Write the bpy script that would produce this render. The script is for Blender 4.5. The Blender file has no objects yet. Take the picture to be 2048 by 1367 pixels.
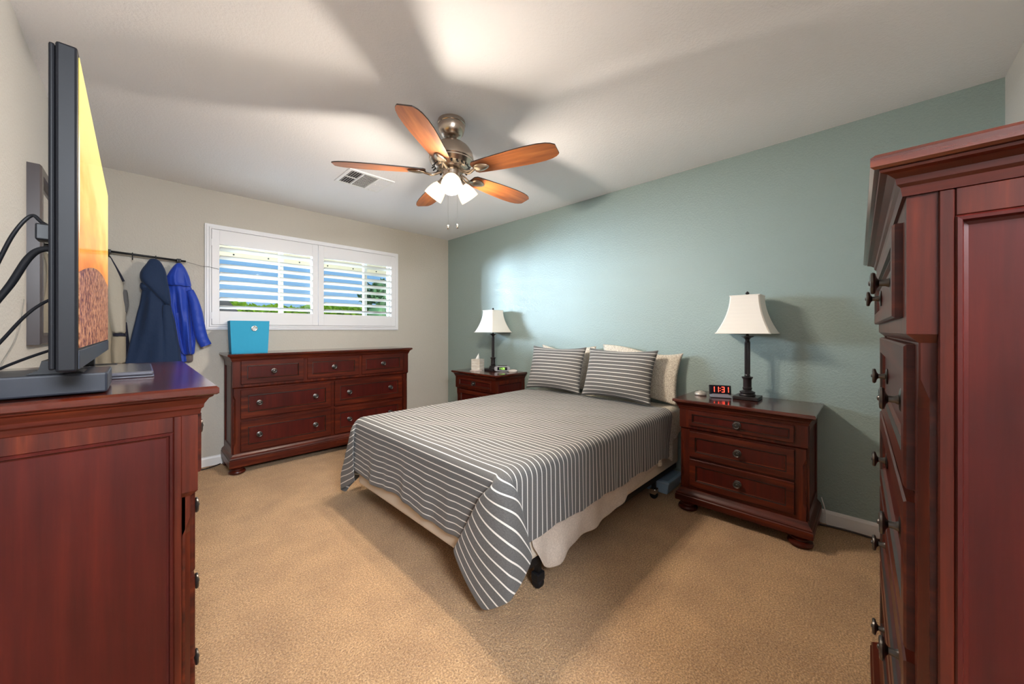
import bpy, bmesh, math, random
import numpy as np
from mathutils import Vector, Matrix, Euler
random.seed(7)
SC = bpy.context.scene
COL = SC.collection
R = math.radians
PI = math.pi

# ------------------------------------------------------------------ camera
CAM_Z = 1.1925
cam = bpy.data.cameras.new('camera'); cam_o = bpy.data.objects.new('camera', cam); COL.objects.link(cam_o)
cam_o.location = (0, 0, CAM_Z); cam_o.rotation_euler = (R(90), 0, R(-45.45))
cam.sensor_width = 36; cam.lens = 732 / 2048 * 36; cam.shift_y = -22.5 / 2048
cam.clip_start = 0.05; cam.clip_end = 300
SC.camera = cam_o
# ------------------------------------------------------------------ exposure
vs = SC.view_settings
vs.view_transform = 'Standard'; vs.look = 'None'; vs.gamma = 1; vs.use_curve_mapping = False
vs.exposure = 0.88
SC.cycles.use_denoising = True
SC.cycles.max_bounces = 10; SC.cycles.diffuse_bounces = 6; SC.cycles.glossy_bounces = 4
SC.cycles.transparent_max_bounces = 12
SC.cycles.caustics_reflective = False; SC.cycles.caustics_refractive = False
SC.cycles.sample_clamp_indirect = 6
# ------------------------------------------------------------------ world: clear blue daytime sky
w = bpy.data.worlds.new('sky'); SC.world = w; w.use_nodes = True
nt = w.node_tree; nt.nodes.clear()
tc = nt.nodes.new('ShaderNodeTexCoord'); sep = nt.nodes.new('ShaderNodeSeparateXYZ')
rmp = nt.nodes.new('ShaderNodeValToRGB'); bg = nt.nodes.new('ShaderNodeBackground'); wo = nt.nodes.new('ShaderNodeOutputWorld')
nt.links.new(tc.outputs['Generated'], sep.inputs[0]); nt.links.new(sep.outputs['Z'], rmp.inputs[0])
nt.links.new(rmp.outputs[0], bg.inputs[0]); nt.links.new(bg.outputs[0], wo.inputs[0])
e = rmp.color_ramp.elements
e[0].position = 0.0; e[0].color = (.36, .58, .80, 1)
e[1].position = .6; e[1].color = (.10, .30, .70, 1)
m_ = e.new(.13); m_.color = (.22, .46, .76, 1)
bg.inputs[1].default_value = 0.58
# ------------------------------------------------------------------ lights outside the room: daylight at the window, added fill behind the camera
FAN_W = 30
def area(name, loc, direction, sx, sy, energy, color, spread):
    l = bpy.data.lights.new(name, 'AREA'); l.shape = 'RECTANGLE'; l.size = sx; l.size_y = sy
    l.energy = energy; l.color = color; l.spread = R(spread)
    o = bpy.data.objects.new(name, l); COL.objects.link(o); o.location = loc
    o.rotation_euler = Vector(direction).to_track_quat('-Z', 'Y').to_euler()
    return o
sun = bpy.data.lights.new('sun', 'SUN'); sun.energy = 0.6; sun.angle = R(1); sun.color = (1, .95, .86)
sun_o = bpy.data.objects.new('sun', sun); COL.objects.link(sun_o); sun_o.rotation_euler = Vector((.35, .8, -.75)).to_track_quat('-Z', 'Y').to_euler()
area('daylight_side', (-.70, 6.45, 1.90), (1.6, -1, -.03), 1.7, .7, 340, (.68, .84, 1), 92)
area('daylight_ground', (1.3, 4.75, 1.0), (.25, -1, 1.15), 1.9, .8, 11, (.74, .86, 1), 110)
area('added_rear_fill', (.05, -1.35, 2.1), (.30, 1, .10), .8, .6, 88, (.86, .93, 1), 170)  # unseen fill light added beyond the doorway to brighten the near furniture and ceiling

# ------------------------------------------------------------------ materials
MATS = {}
def mat(name, color=(.8, .8, .8), rough=.5, metal=0, coat=0, emit=None, estr=0, spec=.5, sheen=0):
    m = bpy.data.materials.new(name); m.use_nodes = True
    b = m.node_tree.nodes['Principled BSDF']
    b.inputs['Base Color'].default_value = (*color, 1); b.inputs['Roughness'].default_value = rough
    b.inputs['Metallic'].default_value = metal; b.inputs['Coat Weight'].default_value = coat
    b.inputs['Coat Roughness'].default_value = .15
    b.inputs['Specular IOR Level'].default_value = spec
    if sheen: b.inputs['Sheen Weight'].default_value = sheen
    if emit: b.inputs['Emission Color'].default_value = (*emit, 1); b.inputs['Emission Strength'].default_value = estr
    MATS[name] = m
    return m
def N(m, t, **kw):
    n = m.node_tree.nodes.new(t)
    for k, v in kw.items():
        if hasattr(n, k): setattr(n, k, v)
        else: n.inputs[k].default_value = v
    return n
def L(m, a, b): m.node_tree.links.new(a, b)
def BS(m): return m.node_tree.nodes['Principled BSDF']
def bump(m, height, strength=.3, dist=.005):
    b = N(m, 'ShaderNodeBump'); b.inputs['Strength'].default_value = strength; b.inputs['Distance'].default_value = dist
    L(m, height, b.inputs['Height']); L(m, b.outputs[0], BS(m).inputs['Normal']); return b
def ramp(m, fac, stops):
    r = N(m, 'ShaderNodeValToRGB'); el = r.color_ramp.elements
    while len(el) < len(stops): el.new(.5)
    for q, (p, c) in zip(el, stops): q.position = p; q.color = (*c, 1)
    L(m, fac, r.inputs[0]); return r.outputs[0]
def objco(m, scale=(1, 1, 1)):
    t = N(m, 'ShaderNodeTexCoord'); mp = N(m, 'ShaderNodeMapping'); mp.inputs['Scale'].default_value = scale
    L(m, t.outputs['Object'], mp.inputs[0]); return mp.outputs[0]
def noise(m, vec, scale, detail=3, rough=.5):
    n = N(m, 'ShaderNodeTexNoise'); n.inputs['Scale'].default_value = scale; n.inputs['Detail'].default_value = detail
    n.inputs['Roughness'].default_value = rough
    if vec is not None: L(m, vec, n.inputs['Vector'])
    return n.outputs['Fac']

def wall_mat(name, color, rough, bscale=75, bstr=.35):
    m = mat(name, color, rough)
    v = objco(m); n1 = noise(m, v, bscale, 4, .6)
    r = N(m, 'ShaderNodeValToRGB'); r.color_ramp.elements[0].position = .42; r.color_ramp.elements[1].position = .62
    L(m, n1, r.inputs[0]); bump(m, r.outputs[0], bstr, .004)
    return m
M_TEAL = wall_mat('teal_paint', (.280, .362, .345), .40)
M_BEIGE = wall_mat('beige_paint', (.52, .485, .425), .5)
M_LEFT = wall_mat('pale_beige_paint', (.56, .55, .53), .55)
M_CEIL = wall_mat('ceiling_paint', (.85, .85, .875), .7, 85, .2)
M_TRIM = mat('white_trim_paint', (.80, .78, .77), .35)
M_SHUT = mat('white_shutter_paint', (.80, .80, .83), .35)

M_LOUV = mat('cream_louver_paint', (.66, .65, .59), .4)
m = M_CARPET = mat('tan_carpet', (.5, .35, .2), .95, spec=.1, sheen=.2)
v = objco(m); n1 = noise(m, v, 150, 3, .75); n2 = noise(m, v, 4.5, 4, .6); n3 = noise(m, v, 70, 2, .5)
c1 = ramp(m, n1, [(.30, (.24, .135, .065)), (.5, (.58, .34, .165)), (.70, (.95, .66, .37))])
c2 = ramp(m, n2, [(.3, (.80, .78, .78)), (.7, (1.06, 1.06, 1.05))])
mx = N(m, 'ShaderNodeMix', data_type='RGBA', blend_type='MULTIPLY'); mx.inputs[0].default_value = 1
L(m, c1, mx.inputs[6]); L(m, c2, mx.inputs[7]); L(m, mx.outputs[2], BS(m).inputs['Base Color'])
ad = N(m, 'ShaderNodeMath', operation='ADD'); L(m, n1, ad.inputs[0]); L(m, n3, ad.inputs[1]); bump(m, ad.outputs[0], .9, .012)

def wood_mat(name, axis, dark, mid, light, rough=.36, coat=.04, spec=.28):
    m = mat(name, mid, rough, coat=coat, spec=spec)
    sc = [1.6, 1.6, 22] if axis == 0 else [22, 22, 1.2]
    v = objco(m, sc); n1 = noise(m, v, 1.6, 6, .62)
    v2 = objco(m, (1.8, 1.8, 1.8)); n2 = noise(m, v2, 1.5, 3)
    c1 = ramp(m, n1, [(.3, dark), (.55, mid), (.8, light)])
    c2 = ramp(m, n2, [(.3, (.72, .7, .7)), (.7, (1.12, 1.1, 1.1))])
    mx = N(m, 'ShaderNodeMix', data_type='RGBA', blend_type='MULTIPLY'); mx.inputs[0].default_value = 1
    L(m, c1, mx.inputs[6]); L(m, c2, mx.inputs[7]); L(m, mx.outputs[2], BS(m).inputs['Base Color'])
    return m
CH = ((.024, .0030, .0018), (.074, .0100, .0036), (.165, .031, .0076))
M_WZ = wood_mat('cherry_wood_vertical_grain', 2, *CH)
M_WX = wood_mat('cherry_wood_horizontal_grain', 0, *CH)
M_WY = wood_mat('cherry_wood_end_grain', 1, *CH)
M_WTOP = wood_mat('cherry_polished_top', 0, *CH, rough=.16, coat=.5, spec=.5)
M_WP = wood_mat('cherry_panel_wood', 2, (.038, .0036, .0024), (.060, .0056, .0034), (.088, .0095, .0046))
M_GLAZE = mat('dark_glaze_in_groove', (.018, .006, .004), .4)
M_PEWTER = mat('dark_pewter', (.10, .09, .085), .32, .9)
M_BLACK = mat('black_plastic', (.010, .010, .012), .45, spec=.3)
M_DKMETAL = mat('black_iron', (.02, .02, .022), .4, .6)
M_BRONZE = mat('dark_bronze_lamp', (.035, .03, .032), .3, .5)
M_NICKEL = mat('brushed_nickel', (.56, .47, .39), .26, 1)
M_SHADE = mat('linen_lamp_shade', (.86, .82, .76), .8)
BS(M_SHADE).inputs['Transmission Weight'].default_value = 0
M_CREAM = mat('cream_box_fabric', (.62, .54, .44), .9)
M_MATT = mat('mattress_ticking', (.56, .54, .52), .9)
M_CHROME = mat('chrome', (.75, .75, .75), .15, 1)

def weave(m, col_socket, s=900):
    pass
m = M_STRIPE = mat('grey_striped_cotton', (.1, .1, .1), .88, spec=.2, sheen=.15)
uv = N(m, 'ShaderNodeUVMap'); uv.uv_map = 'flat'
sx = N(m, 'ShaderNodeSeparateXYZ'); L(m, uv.outputs[0], sx.inputs[0])
dv = N(m, 'ShaderNodeMath', operation='DIVIDE'); L(m, sx.outputs[0], dv.inputs[0]); dv.inputs[1].default_value = .0318
fr = N(m, 'ShaderNodeMath', operation='FRACT'); L(m, dv.outputs[0], fr.inputs[0])
lt = N(m, 'ShaderNodeMath', operation='LESS_THAN'); L(m, fr.outputs[0], lt.inputs[0]); lt.inputs[1].default_value = .15
mp = N(m, 'ShaderNodeMapping'); mp.inputs['Scale'].default_value = (900, 180, 1); L(m, uv.outputs[0], mp.inputs[0])
nn = noise(m, mp.outputs[0], 1.0, 2); cg = ramp(m, nn, [(.3, (.085, .082, .080)), (.7, (.150, .146, .143))])
mx = N(m, 'ShaderNodeMix', data_type='RGBA'); L(m, lt.outputs[0], mx.inputs[0]); L(m, cg, mx.inputs[6]); mx.inputs[7].default_value = (.74, .71, .66, 1)
L(m, mx.outputs[2], BS(m).inputs['Base Color']); bump(m, nn, .15, .001)

m = M_SPECK = mat('cream_speckled_cotton', (.7, .66, .58), .9, spec=.2)
v = objco(m); n1 = noise(m, v, 95, 3, .6)
c = ramp(m, n1, [(.44, (.70, .65, .56)), (.50, (.33, .27, .21)), (.56, (.70, .65, .56))]); L(m, c, BS(m).inputs['Base Color'])
m = M_SHEET = mat('pale_sheet_underside', (.64, .56, .48), .9, spec=.2)
v = objco(m); n1 = noise(m, v, 95, 3, .6)
c = ramp(m, n1, [(.42, (.62, .53, .45)), (.50, (.50, .42, .35)), (.58, (.62, .53, .45))]); L(m, c, BS(m).inputs['Base Color'])

# ------------------------------------------------------------------ mesh helpers
def link(name, me, m=None, parent=None, loc=None, smooth=False):
    o = bpy.data.objects.new(name, me); COL.objects.link(o)
    if m is not None:
        for k in (m if isinstance(m, (list, tuple)) else [m]): me.materials.append(k)
    if parent is not None: o.parent = parent
    if loc is not None: o.location = loc
    if smooth:
        for p in me.polygons: p.use_smooth = True
    return o
class MB:
    """collects geometry for one mesh"""
    def __init__(s): s.bm = bmesh.new(); s.mi = 0
    def face(s, vs):
        try:
            f = s.bm.faces.new(vs); f.material_index = s.mi; return f
        except ValueError: return None
    def box(s, x0, x1, y0, y1, z0, z1, bev=0, seg=2, mtx=None):
        r = bmesh.ops.create_cube(s.bm, size=1)['verts']
        for v in r: v.co = Vector(((x0 + x1) / 2 + v.co.x * (x1 - x0), (y0 + y1) / 2 + v.co.y * (y1 - y0), (z0 + z1) / 2 + v.co.z * (z1 - z0)))
        fs = set(f for v in r for f in v.link_faces)
        for f in fs: f.material_index = s.mi
        if bev:
            es = list(set(e for v in r for e in v.link_edges))
            q = bmesh.ops.bevel(s.bm, geom=es, offset=bev, segments=seg, affect='EDGES', profile=.5)
            for f in q['faces']: f.material_index = s.mi
            r = list(set(v for f in q['faces'] for v in f.verts) | set(v for v in r if v.is_valid))
        if mtx is not None:
            for v in set(r): v.co = mtx @ v.co
        return s
    def loft(s, rings, cap0=True, cap1=True, closed=True):
        R_ = [[s.bm.verts.new(p) for p in ring] for ring in rings]
        n = len(R_[0])
        for a, b in zip(R_, R_[1:]):
            for i in range(n if closed else n - 1):
                j = (i + 1) % n; s.face((a[i], a[j], b[j], b[i]))
        if cap0 and closed: s.face(list(reversed(R_[0])))
        if cap1 and closed: s.face(R_[-1])
        return s
    def lathe(s, prof, n=24, axis='z', org=(0, 0, 0), mtx=None):
        rings = []
        for r, h in prof:
            ring = []
            for i in range(n):
                a = 2 * PI * i / n; c, d = r * math.cos(a), r * math.sin(a)
                p = {'z': (c, d, h), 'y': (c, -h, d), 'x': (h, c, d)}[axis]
                p = Vector(p)
                if mtx is not None: p = mtx @ p
                ring.append(p + Vector(org))
            rings.append(ring)
        return s.loft(rings)
    def tube(s, pts, r, n=10, ry=None):
        pts = [Vector(p) for p in pts]; rings = []
        up = Vector((0, 0, 1))
        for i, p in enumerate(pts):
            t = (pts[min(i + 1, len(pts) - 1)] - pts[max(i - 1, 0)]).normalized()
            sd = t.cross(up)
            if sd.length < 1e-3: sd = t.cross(Vector((0, 1, 0)))
            sd.normalize(); u2 = sd.cross(t)
            rr = r[i] if isinstance(r, (list, tuple)) else r
            r2 = rr if ry is None else (ry[i] if isinstance(ry, (list, tuple)) else ry)
            rings.append([p + sd * rr * math.cos(2 * PI * k / n) + u2 * r2 * math.sin(2 * PI * k / n) for k in range(n)])
        return s.loft(rings)
    def rects(s, rows, cap0=True, cap1=True):
        """stack of rectangles (z, x0, x1, y0, y1)"""
        return s.loft([[(x0, y0, z), (x1, y0, z), (x1, y1, z), (x0, y1, z)] for z, x0, x1, y0, y1 in rows], cap0, cap1)
    def panel(s, x0, x1, z0, z1, steps):
        """nested rectangles on a vertical face looking to -y: steps = (inset, y)"""
        return s.loft([[(x0 + i, y, z0 + i), (x1 - i, y, z0 + i), (x1 - i, y, z1 - i), (x0 + i, y, z1 - i)] for i, y in steps])
    def build(s, name, m, parent=None, loc=None, smooth=False, bevel=0, sub=0):
        bmesh.ops.recalc_face_normals(s.bm, faces=s.bm.faces[:])
        me = bpy.data.meshes.new(name); s.bm.to_mesh(me); s.bm.free()
        o = link(name, me, m, parent, loc, smooth)
        if bevel:
            b = o.modifiers.new('b', 'BEVEL'); b.width = bevel; b.segments = 2; b.limit_method = 'ANGLE'; b.angle_limit = R(40)
        if sub:
            b = o.modifiers.new('s', 'SUBSURF'); b.levels = sub; b.render_levels = sub
        return o
def smooth_angle(o, ang=35):
    me = o.data
    for p in me.polygons: p.use_smooth = True
    bm = bmesh.new(); bm.from_mesh(me)
    for ed in bm.edges:
        if len(ed.link_faces) == 2 and ed.calc_face_angle(0) > R(ang): ed.smooth = False
    bm.to_mesh(me); bm.free(); return o
def tag(o, label, cat=None, group=None, kind=None):
    o['label'] = label
    if cat: o['category'] = cat
    if group: o['group'] = group
    if kind: o['kind'] = kind
    return o
def thing(name, label, cat, loc=(0, 0, 0), rz=0, group=None):
    o = bpy.data.objects.new(name, None); COL.objects.link(o); o.empty_display_size = .1
    o.location = loc; o.rotation_euler = (0, 0, rz)
    return tag(o, label, cat, group)
def struct(o, label): o['kind'] = 'structure'; o['label'] = label; return o
def copy_tree(o, parent=None):
    c = o.copy(); COL.objects.link(c)
    if parent is not None: c.parent = parent
    for ch in o.children: copy_tree(ch, c)
    return c
def spline(pts, n=8):
    """Catmull-Rom through the points"""
    P = [Vector(p) for p in pts]; out = []
    for i in range(len(P) - 1):
        a, b, c, d = P[max(i - 1, 0)], P[i], P[i + 1], P[min(i + 2, len(P) - 1)]
        for k in range(n):
            t = k / n
            out.append(.5 * ((2 * b) + (c - a) * t + (2 * a - 5 * b + 4 * c - d) * t * t + (3 * b - a - 3 * c + d) * t ** 3))
    out.append(P[-1]); return out

# ------------------------------------------------------------------ the room
X0, X1, Y0, Y1, H = -.346, 2.986, -.466, 4.177, 2.44
WX0, WX1, WZ0, WZ1 = .45, 2.18, 1.25, 2.09      # window opening
T = .14
struct(MB().box(X0 - T, X1 + T, Y0 - 1.3, Y1 + T, -.1, 0).build('floor', M_CARPET), 'tan cut pile carpet covering the bedroom floor')
struct(MB().box(X0 - T, X1 + T, Y0 - 1.3, Y1 + T, H, H + .1).build('ceiling', M_CEIL), 'white textured ceiling')
b = MB()
b.box(X0 - T, WX0, Y1, Y1 + T, 0, H).box(WX1, X1 + T, Y1, Y1 + T, 0, H).box(WX0, WX1, Y1, Y1 + T, 0, WZ0).box(WX0, WX1, Y1, Y1 + T, WZ1, H)
struct(b.build('wall_far', M_BEIGE), 'beige textured wall with the window')
struct(MB().box(X1, X1 + T, Y0 - T, Y1, 0, H).build('wall_right', M_TEAL), 'teal accent wall behind the bed')
struct(MB().box(X0 - T, X0, Y0 - 1.3, Y1, 0, H).build('wall_left', M_LEFT), 'pale wall behind the television')
b = MB(); b.box(.58, X1, Y0 - T, Y0, 0, H).box(X0, .58, Y0 - T, Y0, 2.08, H)
struct(b.build('wall_near', M_LEFT), 'pale wall behind the tall chest of drawers with the doorway')
struct(MB().box(X0 - T, X1 + T, Y0 - 1.44, Y0 - 1.3, 0, H).build('wall_hall', M_LEFT), 'pale hallway wall beyond the doorway')
def baseboard(name, a, c, lab):
    a, c = Vector(a), Vector(c); d = (c - a).normalized(); n = Vector((-d.y, d.x, 0))
    prof = [(0, 0), (.013, 0), (.013, .066), (.010, .076), (.004, .083), (0, .083)]
    b = MB(); b.loft([[p + n * o + Vector((0, 0, z)) for o, z in prof] for p in (a, c)])
    struct(b.build(name, M_TRIM), lab)
baseboard('baseboard_far', (X1, Y1, 0), (X0, Y1, 0), 'white baseboard under the window wall')
baseboard('baseboard_right', (X1, Y0, 0), (X1, Y1, 0), 'white baseboard along the teal wall')
baseboard('baseboard_left', (X0, Y1, 0), (X0, Y0, 0), 'white baseboard along the left wall')
baseboard('baseboard_near', (.58, Y0, 0), (X1, Y0, 0), 'white baseboard behind the tall chest')

# window: frame in the hole, sliding sash bars, glass
win = bpy.data.objects.new('window_1', None); COL.objects.link(win); win.location = ((WX0 + WX1) / 2, Y1, WZ0)
struct(win, 'wide sliding window behind white shutters')
def rel(b, name, m, parent, **k):
    o = b.build(name, m, None, **k); o.parent = parent; o.matrix_parent_inverse = Matrix.Translation(-Vector(parent.location)); return o
M_ALU = mat('grey_aluminium', (.45, .46, .42), .4, .3)
b = MB(); y0, y1 = Y1 + .07, Y1 + .12
b.box(WX0, WX1, y0, y1, WZ0, WZ0 + .035).box(WX0, WX1, y0, y1, WZ1 - .035, WZ1).box(WX0, WX0 + .035, y0, y1, WZ0 + .035, WZ1 - .035).box(WX1 - .035, WX1, y0, y1, WZ0 + .035, WZ1 - .035)
for xm in (1.0, 1.30, 1.86): b.box(xm - .017, xm + .017, y0, y1, WZ0 + .035, WZ1 - .035)
rel(b, 'window_frame', M_ALU, win)
m = M_GLASS = bpy.data.materials.new('window_glass'); m.use_nodes = True; nt = m.node_tree; nt.nodes.clear()
g1 = nt.nodes.new('ShaderNodeBsdfTransparent'); g2 = nt.nodes.new('ShaderNodeBsdfGlossy'); g2.inputs['Roughness'].default_value = .02
lw = nt.nodes.new('ShaderNodeFresnel'); lw.inputs[0].default_value = 1.25
ms = nt.nodes.new('ShaderNodeMixShader'); ou = nt.nodes.new('ShaderNodeOutputMaterial')
nt.links.new(lw.outputs[0], ms.inputs[0]); nt.links.new(g1.outputs[0], ms.inputs[1]); nt.links.new(g2.outputs[0], ms.inputs[2]); nt.links.new(ms.outputs[0], ou.inputs[0])
rel(MB().box(WX0 + .03, WX1 - .03, Y1 + .094, Y1 + .098, WZ0 + .03, WZ1 - .03), 'glass', M_GLASS, win)

# shutter surround (stepped white trim) fixed round the window
def frame_loft(b, x0, x1, z0, z1, prof):
    """picture-frame moulding: prof = (inset, y)"""
    rings = []
    for sx, sz in ((0, 0), (1, 0), (1, 1), (0, 1)):
        rings.append([((x0 + i) if sx == 0 else (x1 - i), y, (z0 + i) if sz == 0 else (z1 - i)) for i, y in prof])
    R_ = [[b.bm.verts.new(p) for p in r] for r in rings]; n = len(prof)
    for k in range(4):
        a, c = R_[k], R_[(k + 1) % 4]
        for i in range(n):
            j = (i + 1) % n; b.face((a[i], a[j], c[j], c[i]))
    return b
b = MB(); FX0, FX1, FZ0, FZ1 = .397, 2.228, 1.202, 2.136
frame_loft(b, FX0, FX1, FZ0, FZ1, [(0, Y1), (0, Y1 - .016), (.010, Y1 - .016), (.012, Y1 - .024), (.026, Y1 - .024), (.030, Y1 - .032), (.042, Y1 - .032), (.044, Y1 - .004), (.053, Y1 - .004), (.053, Y1)])
struct(b.build('trim_1', M_SHUT), 'white stepped shutter frame round the window')

def shutter(x0, x1, label, hinge_side):
    z0, z1 = 1.247, 2.091; st = .054; r0, r1 = 1.368, 1.962
    t = thing('plantation_shutter', label, 'shutter', ((x0 + x1) / 2, Y1 - .018, z0), group='window shutters')
    ya, yb = Y1 - .032, Y1 - .004
    for q in (x0, x1 - st): rel(MB().box(q, q + st, ya, yb, z0, z1), 'stile', M_SHUT, t, bevel=.002)
    b = MB(); b.box(x0 + st, x1 - st, ya, yb, z0, r0)
    rel(b, 'rail', M_SHUT, t, bevel=.002)
    b = MB(); b.box(x0 + st, x1 - st, ya, yb, r1, z1); rel(b, 'rail', M_SHUT, t, bevel=.002)
    n = 8; p = (r1 - r0) / n
    for i in range(n):
        zc = r0 + p * (i + .5); ring = []
        for k in range(16):
            a = 2 * PI * k / 16; ring.append((.040 * math.cos(a), .0055 * math.sin(a)))
        tilt = R(-18); rings = []
        for xx in (x0 + st + .003, x1 - st - .003):
            rings.append([(xx, Y1 - .012 + c * math.cos(tilt) - s * math.sin(tilt), zc + c * math.sin(tilt) + s * math.cos(tilt)) for c, s in ring])
        b = MB(); b.loft(rings); rel(b, 'louver', M_LOUV, t)
    hx = x0 if hinge_side < 0 else x1
    for hz in (z0 + .08, z1 - .12):
        rel(MB().box(hx - .006, hx + .006, ya - .006, ya + .002, hz - .03, hz + .03, .002), 'hinge', M_SHUT, t)
    return t
shutter(.442, 1.309, 'left shutter panel of the window, showing blue sky and hedge', -1)
shutter(1.313, 2.184, 'right shutter panel of the window, above the right end of the dresser', 1)

# ------------------------------------------------------------------ cherry case furniture (origin at the back of the base, front looks to -y)
def knob(parent, x, y, z, s=1.0):
    b = MB()
    b.lathe([(.0005, 0), (.021, 0), (.022, .002), (.018, .004), (.009, .005), (.0065, .010), (.006, .018), (.010, .021), (.0195, .0235), (.0208, .0265), (.0195, .0295), (.0170, .0305), (.0150, .0285), (.0125, .0280), (.0110, .0300), (.0085, .0305), (.0070, .0290), (.0055, .0300), (.004, .0325), (.0005, .0335)], 20, 'y')
    o = b.build('knob', M_PEWTER, parent, (x, y, z)); smooth_angle(o, 40); o.scale = (s, s, s)
    return o
def case(name, label, cat, W, D, Hh, rows, fz, pl, loc, rz, group=None, ks=1.0, foot_h=.062, cove=None):
    """W, D, Hh overall; rows = list of (z0, z1, [(x0, x1, [knob x...])...]); fz = bottom of the protruding top section; pl = (z0, z1) of the plinth"""
    t = thing(name, label, cat, loc, rz, group)
    ov = .036; hw = W / 2; bw = hw - ov; fy = -(D - ov)          # body half width and front plane
    st = Hh - .020; cz = cove or Hh - .054
    # top slab with rounded edge and cove moulding under it
    b = MB(); b.rects([(st, -hw + .004, hw - .004, -D + .004, 0), (st + .003, -hw, hw, -D, 0), (Hh - .005, -hw, hw, -D, 0), (Hh, -hw + .005, hw - .005, -D + .005, 0)])
    b.build('top', M_WTOP, t)
    b = MB(); rows_ = []
    for z, o in ((cz - .012, .004), (cz, .006), (cz + .004, .010), (cz + .012, .011), (cz + (st - cz) * .75, .019), (st - .004, .026), (st - .0005, .027)):
        rows_.append((z, -bw - o, bw + o, fy - o, 0))
    b.rects(rows_); b.build('cornice', M_WX, t)
    ly_ = fy + .012
    # carcass: upper protruding section and body
    b = MB(); b.box(-bw, bw, fy, ly_ + .0164, fz, cz - .012); b.box(-bw + .013, bw - .013, ly_ + .0165, 0, fz, cz - .012); b.rects([(fz - .012, -bw + .008, bw - .008, fy + .012, ly_ + .016), (fz - .0002, -bw, bw, fy, ly_ + .016)])
    b.build('upper_case', M_WZ, t)
    lx = bw - .008; ly = fy + .012
    b = MB(); b.box(-lx, lx, ly + .010, 0, pl[1], fz - .012); b.build('carcass', M_WX, t)
    # front corner posts with chamfered edge that stops short of top and bottom
    pw = .050
    for s in (-1, 1):
        z0, z1 = pl[1], fz - .012; ring = []
        def prof(c):
            xo, xi = s * lx, s * (lx - pw)
            return [(xi, ly), (xo - s * c, ly), (xo, ly + c * .95), (xo, ly + .0295), (xi, ly + .0295)]
        rings = [[(x, y, z) for x, y in prof(c)] for z, c in ((z0, .002), (z0 + .05, .002), (z0 + .075, .010), (z0 + .09, .016), (z1 - .09, .016), (z1 - .075, .010), (z1 - .05, .002), (z1, .002))]
        b = MB(); b.loft(rings); b.build('corner_post', M_WZ, t)
    # rails between the drawers
    b = MB()
    for (a0, a1, _), (c0, c1, _2) in zip(rows[1:], rows[2:]):
        b.box(-lx + pw, lx - pw, ly + .004, ly + .03, c1, a0)
    b.box(-lx + pw, lx - pw, ly + .004, ly + .03, pl[1], rows[-1][0]).box(-lx + pw, lx - pw, ly + .004, ly + .03, rows[1][1], fz - .012)
    b.build('rail', M_WX, t)
    # side panels: frame, bead and sunk panel
    for s in (-1, 1):
        for z0, z1, xo in ((pl[1], fz - .012, lx),):
            def sbox(b, y0, y1, za, zb, th): b.box(min(s * xo, s * (xo + th)), max(s * xo, s * (xo + th)), y0, y1, za, zb)
            pass
        b = MB(); ztop = cz - .012; xo = bw; fw = .014; y0, y1 = ly + .0165, -.004; zb = pl[1]
        th0, th1 = -.012, .003
        def bx(y0, y1, za, zc, t0, t1): b.box(min(s * (xo + t0), s * (xo + t1)), max(s * (xo + t0), s * (xo + t1)), y0, y1, za, zc, .0015, 1)
        bx(y0, y0 + fw, zb, ztop, th0, th1); bx(y1 - .05, y1, zb, ztop, th0, th1)
        bx(y0 + fw, y1 - .05, ztop - .036, ztop, th0, th1); bx(y0 + fw, y1 - .05, zb, zb + .05, th0, th1)
        b.build('side_frame', M_WZ, t)
        b = MB(); ya, yb, za, zc = y0 + fw, y1 - .05, zb + .05, ztop - .036
        rings = []
        for i, tt in ((0, .0025), (.002, .0042), (.006, .0038), (.008, -.003), (.012, -.005)):
            xx = s * (xo + tt); rings.append([(xx, ya + i, za + i), (xx, yb - i, za + i), (xx, yb - i, zc - i), (xx, ya + i, zc - i)])
        b.loft(rings, cap0=False); b.build('side_panel', M_WP, t)
    # plinth with ogee top
    z0, z1 = pl; b = MB(); rr = []
    for z, o in ((z0, .030), (z0 + .004, .032), (z1 - .045, .032), (z1 - .040, .027), (z1 - .034, .029), (z1 - .027, .026), (z1 - .015, .014), (z1 - .008, .010), (z1, .006)):
        rr.append((z, -lx - o, lx + o, ly - o, 0))
    b.rects(rr); b.build('plinth', M_WX, t)
    # turned bun feet
    for sx in (-1, 1):
        for yy in (ly - .032 + .06, -.07):
            fh = z0
            o = MB().lathe([(.001, 0), (.044, 0), (.056, fh * .12), (.060, fh * .28), (.056, fh * .44), (.042, fh * .54), (.040, fh * .60), (.047, fh * .66), (.047, fh * .74), (.040, fh * .80), (.048, fh), (.001, fh)], 24).build('foot', M_WX, t, (sx * (lx - .030), yy, 0)); smooth_angle(o)
    # drawers
    for ri, (z0, z1, cells) in enumerate(rows):
        base = fy if ri == 0 else ly
        for x0, x1, ks_ in cells:
            d = bpy.data.objects.new('drawer', None)
            b = MB(); h = z1 - z0; fr = min(.050, h * .21)
            y = base - .0035
            b.panel(x0, x1, z0, z1, [(0, y + .006), (0, y - .005), (.003, y - .008), (fr, y - .008), (fr + .003, y - .003), (fr + .006, y - .0035), (fr + .010, y + .002), (fr + .013, y + .002)])
            for f in b.bm.faces:
                ins = min(abs(v.co.z - z0) for v in f.verts if True); ins = min(min(v.co.z - z0, z1 - v.co.z, v.co.x - x0, x1 - v.co.x) for v in f.verts)
                if ins > fr + .012: f.material_index = 1
                elif fr - .0001 < ins < fr + .0055: f.material_index = 2
                elif fr + .0058 > ins > fr + .0005: f.material_index = 1
            d = b.build('drawer', [M_WX, M_WP, M_GLAZE], t)
            for kx in ks_: knob(d, kx, y + .002, (z0 + z1) / 2, ks)
    return t
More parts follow.
